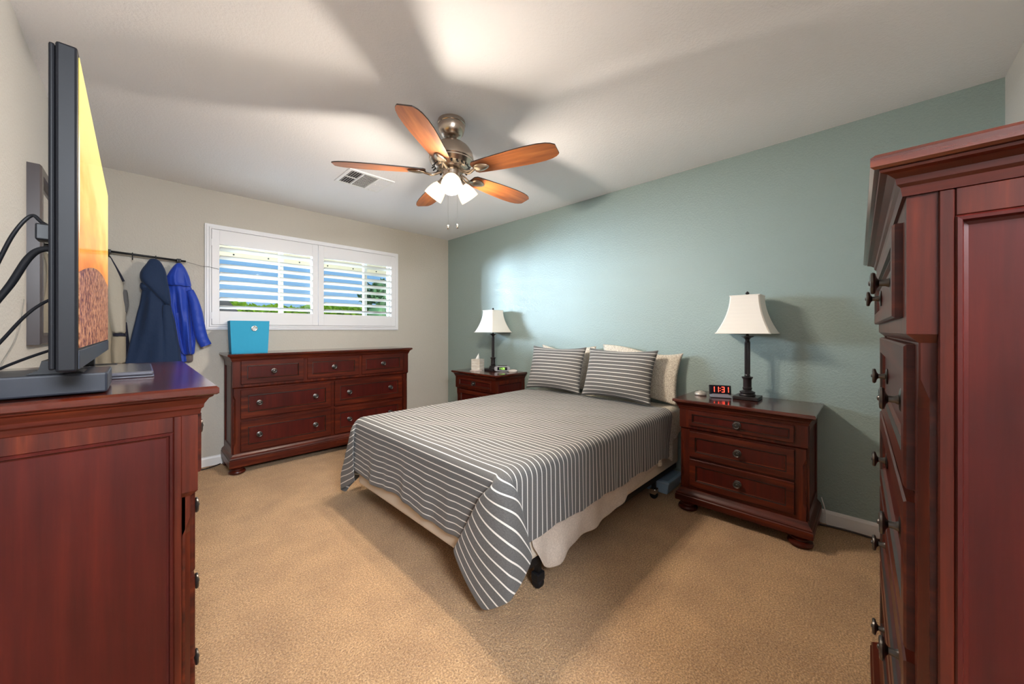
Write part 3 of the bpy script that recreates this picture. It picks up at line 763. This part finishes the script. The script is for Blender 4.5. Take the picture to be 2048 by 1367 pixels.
b = MB(); b.box(-.10, .03, .285, .44, .001, .012, .003).box(-.045, -.02, .34, .38, .012, .06, .003); b.build('stand_foot', M_BLACK, t)
b = MB(); b.box(-.085, .085, -.17, .17, .006, .017, .004).box(-.086, .086, -.171, .171, 0, .0055, .002)
o = b.build('disc_player', mat('slim_player_shell', (.10, .10, .12), .18, .2, coat=.5), None, (-.058, 1.62, 1.0625)); tag(o, 'slim glossy dark player lying on the chest behind the television base', 'player')
def cord(name, pts, r, m, label, cat='cord', n=10):
    return tag(MB().tube(spline(pts, n), r, 8).build(name, m, smooth=True), label, cat)
cord('power_cord', [(-.114, 1.25, 1.398), (-.147, 1.27, 1.424), (-.163, 1.28, 1.438), (-.185, 1.285, 1.40), (-.208, 1.30, 1.335), (-.25, 1.33, 1.20), (-.285, 1.39, 1.066)], .0035, M_BLACK, 'uppermost thin black cord arching from behind the television to the left edge', 'cord')
cord('video_cable', [(-.116, 1.25, 1.368), (-.146, 1.26, 1.366), (-.166, 1.27, 1.345), (-.190, 1.285, 1.29), (-.212, 1.295, 1.248), (-.255, 1.32, 1.17), (-.30, 1.36, 1.070)], .0062, M_BLACK, 'thick black cable sloping from the television to the left edge', 'cable')
cord('antenna_cable', [(-.116, 1.23, 1.268), (-.143, 1.25, 1.252), (-.17, 1.265, 1.222), (-.210, 1.29, 1.158), (-.25, 1.31, 1.10), (-.28, 1.33, 1.066)], .003, M_BLACK, 'thin black cable below the thick one, beside the lower part of the mirror', 'cable')
cord('base_cable', [(-.112, 1.23, 1.160), (-.145, 1.26, 1.146), (-.18, 1.28, 1.128), (-.212, 1.30, 1.108), (-.25, 1.33, 1.075), (-.29, 1.36, 1.067)], .003, M_BLACK, 'lowest black cable running left just above the television base', 'cable')
cord('speaker_wire', [(-.342, 2.54, 1.325), (-.342, 2.50, 1.26), (-.342, 2.45, 1.20), (-.342, 2.36, 1.14), (-.342, 2.18, 1.07), (-.342, 2.12, 1.0)], .0016, mat('grey_wire', (.25, .24, .22), .5), 'thin grey wire running down the left wall beside the mirror', 'wire')

# mirror on the left wall
m = mat('mirror_glass', (.9, .9, .9), .02, 1)
M_ESP = mat('espresso_frame', (.030, .018, .020), .35, coat=.3)
t = thing('wall_mirror', 'tall mirror in a thick espresso frame on the left wall behind the television', 'mirror', (X0, 3.02, 1.13))
b = MB(); hw = .41; hz = .795
rings = []
prof = [(0, 0), (0, .036), (.006, .042), (.040, .042), (.046, .036), (.052, .026), (.052, 0)]
for sy, sz in ((0, 0), (1, 0), (1, 1), (0, 1)):
    rings.append([(x, (-hw + i) if sy == 0 else (hw - i), i if sz == 0 else hz - i) for i, x in prof])
R_ = [[b.bm.verts.new(p) for p in r] for r in rings]
for k in range(4):
    for i in range(len(prof)):
        j = (i + 1) % len(prof); b.face((R_[k][i], R_[k][j], R_[(k + 1) % 4][j], R_[(k + 1) % 4][i]))
b.build('frame', M_ESP, t)
MB().box(.002, .022, -hw + .046, hw - .046, .046, hz - .046).build('glass', m, t)

# ------------------------------------------------------------------ coat rail, hooks and coats on the far wall
RY = 4.098
t = thing('coat_rail', 'black rail with hooks on the far wall holding the coats', 'coat rail', (0, Y1, 1.775))
def loc_(b): bmesh.ops.translate(b.bm, verts=b.bm.verts[:], vec=(0, -Y1, -1.775)); return b
b = MB(); b.tube([(-.30, RY, 1.797), (.268, RY, 1.772)], .0085, 12); loc_(b).build('bar', M_DKMETAL, t, smooth=True)
for xx in (-.168, .225):
    zz = 1.797 - (xx + .30) * .044
    b = MB(); b.box(xx - .014, xx + .014, RY + .006, Y1, zz - .012, zz + .012, .002).box(xx - .014, xx + .014, RY - .012, RY + .010, zz - .014, zz + .014, .003); loc_(b).build('bracket', M_DKMETAL, t)
for xx in (-.165, -.042, .088, .225):
    zz = 1.797 - (xx + .30) * .044
    b = MB(); b.tube(spline([(xx, RY, zz + .012), (xx, RY - .012, zz + .008), (xx, RY - .011, zz - .012), (xx, RY - .012, zz - .034), (xx, RY - .022, zz - .044), (xx, RY - .034, zz - .036)], 5), .0035, 8); loc_(b).build('hook', M_DKMETAL, t, smooth=True)
cord('thin_wire', [(.262, RY, 1.772), (.30, RY + .01, 1.764), (.37, 4.12, 1.750), (.41, 4.138, 1.752), (.46, 4.135, 1.745), (.49, 4.139, 1.738)], .0014, M_BLACK, 'thin dark wire from the coat rail to the window shutter', 'wire')
def cloth_mat(name, c, rough=.75, sheen=.1):
    m = mat(name, c, rough, sheen=sheen, spec=.3); v = objco(m); n1 = noise(m, v, 9, 4, .6); bump(m, n1, .35, .02); return m
M_NAVY = cloth_mat('navy_cloth', (.008, .024, .070)); M_ROYAL = cloth_mat('royal_blue_nylon', (.014, .052, .40), .5, .1)
M_LTB = cloth_mat('light_grey_beige_nylon', (.42, .39, .33)); M_TAN = cloth_mat('tan_nylon', (.31, .27, .205)); M_DNV = cloth_mat('dark_navy_trim', (.012, .013, .03)); M_TAUPE = cloth_mat('taupe_cloth', (.15, .12, .12)); M_GRY = cloth_mat('charcoal_patch', (.10, .10, .105))
def garment(name, m, rows, yc, folds, parent, n=44, seed=0, sub=1, amp=.019, skew=0):
    """rows = (z, x0, x1, depth): a hanging tube with vertical folds on the room side"""
    rows = sorted(rows, reverse=True); zs = [r[0] for r in rows]; K = 26; rings = []
    for k in range(K + 1):
        z = zs[0] + (zs[-1] - zs[0]) * k / K
        tab = [[(-r[0], r[i]) for r in rows] for i in (1, 2, 3)]
        x0, x1, d = (lerp_tab(-z, q) for q in tab)
        grow = min(1, (zs[0] - z) / .25); ring = []
        for i in range(n):
            a = 2 * PI * i / n; c, s = math.cos(a), math.sin(a)
            sx_ = math.copysign(abs(c) ** .8, c); sy_ = math.copysign(abs(s) ** .7, s)
            f = amp * grow * (math.sin(folds * c * 2.4 + seed + z * 3) + .5 * math.sin(folds * c * 5.3 + seed * 2.1 - z * 5)) if s < 0 else 0
            ring.append(((x0 + x1) / 2 + sx_ * (x1 - x0) / 2 + skew * (-s) * grow * .02, min(Y1 - .004, yc + sy_ * d / 2 * (1.0 if s < 0 else .8) + f * abs(s)), z + .006 * math.sin(5 * c + seed) * (k == K)))
        rings.append(ring)
    b = MB(); b.loft(rings); return b.build(name, m, parent, smooth=True, sub=sub)
CY = 4.075
t = thing('jacket', 'navy hooded coat hanging on the rail between the beige and the royal blue jackets', 'jacket', (0, 0, 0))
garment('body', M_NAVY, [(1.60, .02, .150, .08), (1.488, .006, .163, .10), (1.40, -.004, .172, .11), (1.333, -.018, .186, .11), (1.27, -.028, .200, .12), (1.157, -.048, .215, .12), (.949, -.082, .240, .13), (.80, -.10, .255, .13)], (CY - .036) + .012, 1.8, t, seed=1)
garment('hood', M_NAVY, [(1.760, .060, .092, .03), (1.742, .044, .112, .06), (1.715, .034, .126, .08), (1.681, .013, .140, .10), (1.640, -.003, .149, .115), (1.60, -.004, .153, .12), (1.562, .010, .158, .125), (1.52, .045, .165, .12), (1.47, .085, .170, .11), (1.42, .125, .174, .08), (1.395, .150, .172, .04)], (CY - .036) - .012, 1.0, t, seed=2.2, amp=.006)
garment('collar_fold', M_NAVY, [(1.565, .002, .06, .06), (1.545, -.003, .07, .08), (1.527, -.002, .075, .08), (1.505, .008, .06, .05)], (CY - .036) - .004, 1, t, seed=4, amp=.003)
garment('front_placket', M_NAVY, [(1.40, .125, .172, .03), (1.30, .120, .185, .035), (1.1, .125, .21, .04), (.80, .12, .245, .04)], (CY - .036) - .048, .8, t, seed=0, amp=.004)
t = thing('jacket', 'royal blue hooded jacket with a sleeve hanging out, rightmost on the rail', 'jacket', (0, 0, 0))
garment('body', M_ROYAL, [(1.60, .160, .290, .07), (1.553, .158, .305, .09), (1.504, .165, .317, .085), (1.40, .172, .325, .085), (1.27, .19, .330, .085), (1.17, .20, .332, .085), (1.083, .215, .330, .085), (1.005, .235, .324, .085), (.99, .245, .322, .08)], CY + .034, 2.6, t, seed=.7, amp=.028)
garment('front_flap', M_ROYAL, [(1.35, .17, .24, .05), (1.2, .18, .26, .05), (1.0, .19, .268, .05), (.925, .21, .275, .04)], CY + .034, 1.2, t, seed=3)
garment('hood', M_ROYAL, [(1.752, .215, .238, .03), (1.735, .198, .250, .06), (1.711, .184, .264, .08), (1.68, .168, .277, .085), (1.636, .150, .291, .085), (1.585, .15, .300, .085), (1.56, .16, .303, .10)], CY + .008, 2.8, t, seed=2, amp=.012)
pts = [(.292, CY, 1.53), (.318, CY - .01, 1.44), (.335, CY - .012, 1.34), (.352, CY - .012, 1.22), (.370, CY - .014, 1.13), (.396, CY - .016, 1.066)]
b = MB(); b.tube(spline(pts, 6), [.020 + .016 * min(1, k / 12) + (.002 * math.sin(k * 1.7)) for k in range(31)], 14, [.024 + .016 * min(1, k / 12) for k in range(31)]); b.build('sleeve', M_ROYAL, t, smooth=True)
t = thing('jacket', 'taupe garment hem showing just below the royal blue jacket', 'jacket', (0, 0, 0))
garment('body', M_TAUPE, [(1.70, .21, .25, .03), (1.5, .215, .285, .04), (1.2, .25, .312, .04), (.925, .268, .318, .04)], Y1 - .034, 1, t, seed=1, amp=.003)
t = thing('jacket', 'beige and tan panelled jacket hanging beside the television, leftmost on the rail', 'jacket', (0, 0, 0))
garment('body', M_TAN, [(1.748, -.175, -.150, .04), (1.70, -.235, -.135, .07), (1.56, -.275, -.100, .09), (1.38, -.285, -.085, .10), (1.26, -.285, -.085, .10), (1.15, -.290, -.080, .10), (.949, -.290, -.080, .10), (.87, -.285, -.085, .10)], CY + .012, 2, t, seed=1.5)
garment('sleeve', M_LTB, [(1.742, -.176, -.152, .03), (1.66, -.195, -.120, .06), (1.56, -.20, -.092, .08), (1.45, -.195, -.082, .09), (1.38, -.190, -.075, .09), (1.27, -.168, -.077, .085), (1.172, -.146, -.077, .08)], CY - .022, 1.2, t, seed=.4, amp=.006)
garment('cuff_band', M_DNV, [(1.173, -.146, -.075, .084), (1.153, -.142, -.075, .084)], CY - .022, 1.2, t, seed=.4, amp=.001)
garment('elbow_patch', M_GRY, [(1.505, -.098, -.072, .03), (1.48, -.108, -.066, .05), (1.42, -.10, -.061, .055), (1.382, -.088, -.061, .05), (1.33, -.085, -.070, .03)], CY - .024, 1, t, seed=1, amp=.001)
garment('lower_sleeve', M_TAN, [(1.152, -.150, -.076, .085), (1.05, -.158, -.075, .09), (.96, -.155, -.075, .09), (.945, -.15, -.08, .08)], CY - .020, 1.6, t, seed=3, amp=.008)
b = MB(); b.tube(spline([(-.160, CY - .03, 1.748), (-.140, CY - .036, 1.70), (-.108, CY - .04, 1.62), (-.088, CY - .04, 1.565)], 6), [.004 + .004 * k / 18 for k in range(19)], 8); b.build('zip_edge', M_DNV, t, smooth=True)
garment('side_panel', M_DNV, [(1.26, -.082, -.072, .03), (1.1, -.085, -.058, .04), (.95, -.085, -.052, .04), (.87, -.085, -.05, .04)], CY + .02, 1, t, seed=3, amp=.002)

# ------------------------------------------------------------------ ceiling fan
FANX, FANY = 1.303, 1.789
m = M_BLADE = mat('walnut_fan_blade', (.25, .08, .02), .38, coat=.15)
v = objco(m, (1.2, 14, 14)); n1 = noise(m, v, 2.2, 5, .6); c = ramp(m, n1, [(.3, (.15, .042, .012)), (.55, (.27, .085, .022)), (.8, (.40, .15, .045))]); L(m, c, BS(m).inputs['Base Color'])
M_BLADE_EDGE = mat('dark_blade_top', (.03, .018, .014), .5)
M_OPAL = mat('lit_opal_glass', (.9, .88, .82), .3, emit=(1, .88, .68), estr=.25)
nt = M_OPAL.node_tree; tr_ = N(M_OPAL, 'ShaderNodeBsdfTranslucent'); tr_.inputs[0].default_value = (.95, .90, .80, 1)
ms_ = N(M_OPAL, 'ShaderNodeMixShader'); ms_.inputs[0].default_value = .2; L(M_OPAL, BS(M_OPAL).outputs[0], ms_.inputs[1]); L(M_OPAL, tr_.outputs[0], ms_.inputs[2]); L(M_OPAL, ms_.outputs[0], nt.nodes['Material Output'].inputs[0])
M_BULB = mat('lit_bulb', (1, 1, 1), .3, emit=(1, .9, .7), estr=7)
t = thing('ceiling_fan', 'five blade walnut ceiling fan with three lit glass shades', 'ceiling fan', (FANX, FANY, H))
def fz(z): return z - H
o = MB().lathe([(.001, 0), (.080, 0), (.082, fz(2.432)), (.082, fz(2.418)), (.079, fz(2.414)), (.080, fz(2.408)), (.078, fz(2.392)), (.071, fz(2.370)), (.058, fz(2.352)), (.046, fz(2.344)), (.030, fz(2.342)), (.028, fz(2.350)), (.001, fz(2.350))], 36).build('canopy', M_NICKEL, t); smooth_angle(o)
o = MB().lathe([(.001, fz(2.352)), (.0125, fz(2.352)), (.0125, fz(2.300)), (.001, fz(2.300))], 18).build('downrod', M_NICKEL, t); smooth_angle(o)
o = MB().lathe([(.001, fz(2.312)), (.055, fz(2.311)), (.075, fz(2.304)), (.100, fz(2.285)), (.104, fz(2.278)), (.108, fz(2.276)), (.124, fz(2.250)), (.131, fz(2.222)), (.132, fz(2.206)), (.128, fz(2.200)), (.128, fz(2.194)), (.124, fz(2.188)), (.112, fz(2.172)), (.085, fz(2.158)), (.080, fz(2.150)), (.001, fz(2.149))], 40).build('motor_housing', M_NICKEL, t); smooth_angle(o, 25)
b = MB()
for k in range(20):
    a = 2 * PI * k / 20; mtx = Matrix.Rotation(a, 4, 'Z') @ Matrix.Translation((.103, 0, fz(2.1635))) @ Matrix.Rotation(R(38), 4, 'Y')
    b.box(-.016, .016, -.006, .006, -.0025, .0025, .002, 1, mtx)
b.build('motor_vents', M_BLACK, o)
for k in range(5):
    az = R(.8 + 72 * k)
    bl = bpy.data.objects.new('blade', None)
    b = MB(); top = []; bot = []; n = 14
    prof = []                                                      # blade outline (length, half width)
    xs = [(.150, .036), (.165, .050), (.22, .056), (.32, .064), (.42, .0705), (.50, .073), (.57, .070), (.615, .062), (.640, .052), (.655, .040), (.660, .034)]
    loop = [(x, -h) for x, h in xs] + [(x, h) for x, h in reversed(xs)]
    pit = Matrix.Rotation(az, 4, 'Z') @ Matrix.Translation((0, 0, fz(2.135))) @ Matrix.Rotation(R(-11), 4, 'X')
    T_ = [b.bm.verts.new((x, y, .003)) for x, y in loop]; B_ = [b.bm.verts.new((x, y, -.003)) for x, y in loop]
    b.face(list(reversed(B_))); b.mi = 1; b.face(T_)
    for i in range(len(loop)):
        j = (i + 1) % len(loop); b.face((B_[i], B_[j], T_[j], T_[i]))
    bmesh.ops.recalc_face_normals(b.bm, faces=b.bm.faces[:])
    bl = b.build('blade', [M_BLADE, M_BLADE_EDGE], t); bl.matrix_local = pit
    b = MB()
    b.tube(spline([(.060, .0, .000), (.085, .004, -.010), (.115, .012, -.020), (.145, .006, -.014), (.165, 0, -.008)], 6), .0075, 10)
    b.tube(spline([(.060, -.012, .000), (.090, -.016, -.012), (.120, -.010, -.020), (.150, -.004, -.013), (.170, 0, -.008)], 6), .005, 8)
    b.loft([[(.205 + .050 * s * math.cos(a), .032 * s * math.sin(a) * (1 - .25 * math.cos(a)), zz) for a in [2 * PI * i / 24 for i in range(24)]] for zz, s in ((-.0035, .9), (-.006, 1), (-.009, 1), (-.013, .8), (-.015, .4))])
    ir = b.build('blade_iron', M_NICKEL, bl, smooth=True)
# light kit
o = MB().lathe([(.001, fz(2.149)), (.052, fz(2.149)), (.056, fz(2.144)), (.052, fz(2.138)), (.050, fz(2.112)), (.056, fz(2.106)), (.056, fz(2.098)), (.048, fz(2.088)), (.030, fz(2.076)), (.018, fz(2.070)), (.001, fz(2.069))], 32).build('light_kit', M_NICKEL, t); smooth_angle(o, 25)
for k in range(3):
    az = R(-126 + 120 * k); tilt = R(42)
    mm = Matrix.Rotation(az, 4, 'Z') @ Matrix.Translation((.052, 0, fz(2.092))) @ Matrix.Rotation(-tilt, 4, 'Y')
    b = MB(); b.lathe([(.001, .012), (.020, .012), (.025, .004), (.026, -.012), (.030, -.020), (.030, -.026), (.001, -.026)], 20); f_ = b.build('fitter', M_NICKEL, t); f_.matrix_local = mm; smooth_angle(f_)
    b = MB(); b.lathe([(.026, -.022), (.032, -.028), (.043, -.045), (.051, -.068), (.056, -.092), (.0585, -.116), (.0555, -.116), (.053, -.092), (.048, -.068), (.040, -.045), (.029, -.030), (.026, -.026)], 32)
    bm_ = b.bm
    s_ = b.build('glass_shade', M_OPAL, t); s_.matrix_local = mm; smooth_angle(s_, 60)
    b = MB(); b.lathe([(.001, -.026), (.012, -.028), (.014, -.045), (.024, -.066), (.027, -.080), (.024, -.094), (.012, -.104), (.001, -.106)], 18); u_ = b.build('bulb', M_BULB, s_, smooth=True)
    ld = bpy.data.lights.new('fan_bulb_light', 'POINT'); ld.energy = FAN_W; ld.color = (1, .87, .72); ld.shadow_soft_size = .030
    lo = bpy.data.objects.new('fan_bulb_light', ld); COL.objects.link(lo); lo.parent = t; lo.matrix_local = mm @ Matrix.Translation((0, 0, -.112))
for (dx, dy, zl) in ((-.012, .018, 1.825), (.030, -.018, 1.832)):
    b = MB(); b.tube([(dx, dy, fz(2.075)), (dx, dy, fz(zl))], .0011, 6); c_ = b.build('pull_chain', M_CHROME, t)
    MB().lathe([(.001, fz(zl)), (.004, fz(zl) - .002), (.0055, fz(zl) - .012), (.005, fz(zl) - .026), (.001, fz(zl) - .028)], 12, 'z', (dx, dy, 0)).build('chain_pull', M_NICKEL, c_, smooth=True)

# ------------------------------------------------------------------ ceiling vent
M_VENT = mat('white_vent_metal', (.82, .82, .82), .4); M_HOLE = mat('dark_duct', (.10, .10, .10), .9)
t = thing('ceiling_vent', 'white louvred air vent in the ceiling near the fan', 'vent', (1.31, 3.01, H))
b = MB(); vx, vy, fb = .185, .165, .026
b.box(-vx, vx, -vy, -vy + fb, -.010, 0, .003).box(-vx, vx, vy - fb, vy, -.010, 0, .003).box(-vx, -vx + fb, -vy + fb, vy - fb, -.010, 0, .003).box(vx - fb, vx, -vy + fb, vy - fb, -.010, 0, .003)
for xx in (-.062, .062): b.box(xx - .005, xx + .005, -vy + fb, vy - fb, -.009, -.001)
b.build('frame', M_VENT, t)
MB().box(-vx + .01, vx - .01, -vy + .01, vy - .01, -.0015, -.0003).build('duct', M_HOLE, t)
def slat(a, c, tilt, axis):
    b = MB(); ln = (Vector(c) - Vector(a)).length; mid = (Vector(a) + Vector(c)) / 2
    mtx = Matrix.Translation(mid) @ (Matrix.Rotation(R(90), 4, 'Z') if axis == 'y' else Matrix.Identity(4)) @ Matrix.Rotation(R(tilt), 4, 'X')
    b.box(-ln / 2, ln / 2, -.0075, .0075, -.0006, .0006, 0, 1, mtx); return b.build('slat', M_VENT, t)
for k in range(12):
    y = -.130 + k * .0237; slat((-.056, y, -.007), (.056, y, -.007), 40, 'x')
for sgn, tl in ((-1, -42), (1, 42)):
    for k in range(5):
        x = sgn * (.076 + k * .0185)
        for ya, yb in ((-.136, -.004), (.004, .136)): slat((x, ya, -.007), (x, yb, -.007), tl * 1, 'y')
MB().box(-.156, -.068, -.004, .004, -.009, -.001).build('crossbar', M_VENT, t); MB().box(.068, .156, -.004, .004, -.009, -.001).build('crossbar', M_VENT, t)

# ------------------------------------------------------------------ cords on the floor, bin under the bed
cord('floor_cord', [(2.955, .30, .012), (2.92, .24, .010), (2.93, .17, .010), (2.935, .08, .010), (2.93, -.05, .010), (2.945, -.2, .010)], .006, mat('brown_cord', (.05, .03, .025), .5), 'dark brown cord on the carpet along the teal wall right of the nightstand')
cord('floor_cord', [(.50, 4.13, .012), (.45, 4.10, .009), (.38, 4.075, .009), (.28, 4.08, .009), (.15, 4.10, .009)], .005, M_BLACK, 'black cord on the carpet left of the dresser foot')
cord('white_cord', [(2.965, .225, .16), (2.955, .205, .08), (2.95, .20, .012), (2.95, .16, .010), (2.962, .11, .012)], .003, M_TRIM, 'white cord hanging beside the right nightstand plinth')
m = mat('pale_blue_plastic', (.30, .45, .62), .25, spec=.6)
t = thing('storage_bin', 'pale blue plastic bin on the carpet between the bed and the right nightstand', 'storage bin', (2.80, 1.30, 0))
b = MB(); b.rects([(.002, -.12, .12, -.24, .24), (.085, -.135, .135, -.255, .255)]); b.build('tub', m, t, bevel=.008)
b = MB(); b.rects([(.086, -.142, .142, -.262, .262), (.098, -.142, .142, -.262, .262), (.104, -.125, .125, -.245, .245)]); b.build('lid', m, t, bevel=.003)

# ------------------------------------------------------------------ outside the window
m = M_GND = mat('pale_patio_concrete', (.55, .50, .42), .9); n1 = noise(m, objco(m), 3, 4); bump(m, n1, .2, .01)
struct(MB().box(-14, 18, Y1 + T, 40, -.3, -.12).build('patio_ground', m), 'pale concrete patio outside the window')
m = M_STUC = mat('cream_patio_paint', (.58, .52, .38), .7)
t = thing('patio_cover', 'cream painted patio roof beam seen through the top of the window', 'patio cover', (1.6, 5.6, 0))
MB().box(-3.6, 3.4, -.05, .05, 2.075, 2.26).build('beam', m, t)
for k in range(14):
    MB().lathe([(.001, 0), (.010, 0), (.008, .006), (.001, .007)], 10, 'y', (-2.6 + k * .36, -.05, 2.12)).build('bolt', M_BLACK, t)
MB().box(-3.6, 3.4, -1.2, -.051, 2.262, 2.30).build('roof_deck', m, t)
MB().box(1.35, 1.45, -.045, .045, -.12, 2.074).build('post', m, t)
M_LEAF = mat('hedge_leaf', (.36, .58, .05), .5, spec=.3); M_LEAF2 = mat('tree_leaf', (.10, .20, .07), .55, spec=.3)
def foliage(name, m, label, cat, x0, x1, yc, dy, ztop, n, size, seed, core):
    rng = random.Random(seed); b = MB()
    for k in range(n):
        x = rng.uniform(x0, x1); top = ztop(x); z = top - abs(rng.gauss(0, .22)); y = yc + rng.uniform(-dy, dy)
        if z < -.1: continue
        s = size * rng.uniform(.6, 1.3); mtx = Matrix.Translation((x, y, z)) @ Euler((rng.uniform(-1, 1), rng.uniform(-1, 1), rng.uniform(0, 6.28))).to_matrix().to_4x4()
        v_ = [b.bm.verts.new(mtx @ Vector(p)) for p in ((-s, 0, 0), (-s * .3, -s * .42, .05 * s), (s * .6, -s * .3, 0), (s, 0, -.1 * s), (s * .6, s * .3, 0), (-s * .3, s * .42, .05 * s))]
        b.face(v_)
    o = b.build(name, m); tag(o, label, cat, kind=None)
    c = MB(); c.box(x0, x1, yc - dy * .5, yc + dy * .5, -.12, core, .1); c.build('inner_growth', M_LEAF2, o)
    return o
foliage('hedge', M_LEAF, 'bright green hedge below the sky in the left shutter', 'hedge', -3, 6.2, 9.2, .5, lambda x: 1.74 + .06 * math.sin(x * 2.3) + .03 * math.sin(x * 7), 9000, .085, 3, 1.5)
foliage('tree', M_LEAF2, 'dull green tree behind the right shutter', 'tree', 3.4, 5.7, 7.4, .7, lambda x: 2.6 - .35 * abs(x - 4.9) + .1 * math.sin(x * 9), 2600, .09, 5, 1.7)
t = thing('garden_shed', 'dark low roof outside at the lower left corner of the window', 'shed', (.3, 7.2, -.12))
MB().box(-1.4, .70, -.4, .6, 0, 1.58).build('wall', mat('dark_shed_wall', (.05, .05, .05), .8), t)
b = MB(); b.loft([[(-1.5, y, 1.60), (.72, y, 1.60), (.60, y, 1.76), (-1.5, y, 1.78)] for y in (-.5, .7)]); b.build('roof', mat('dark_roof', (.025, .025, .027), .7), t)
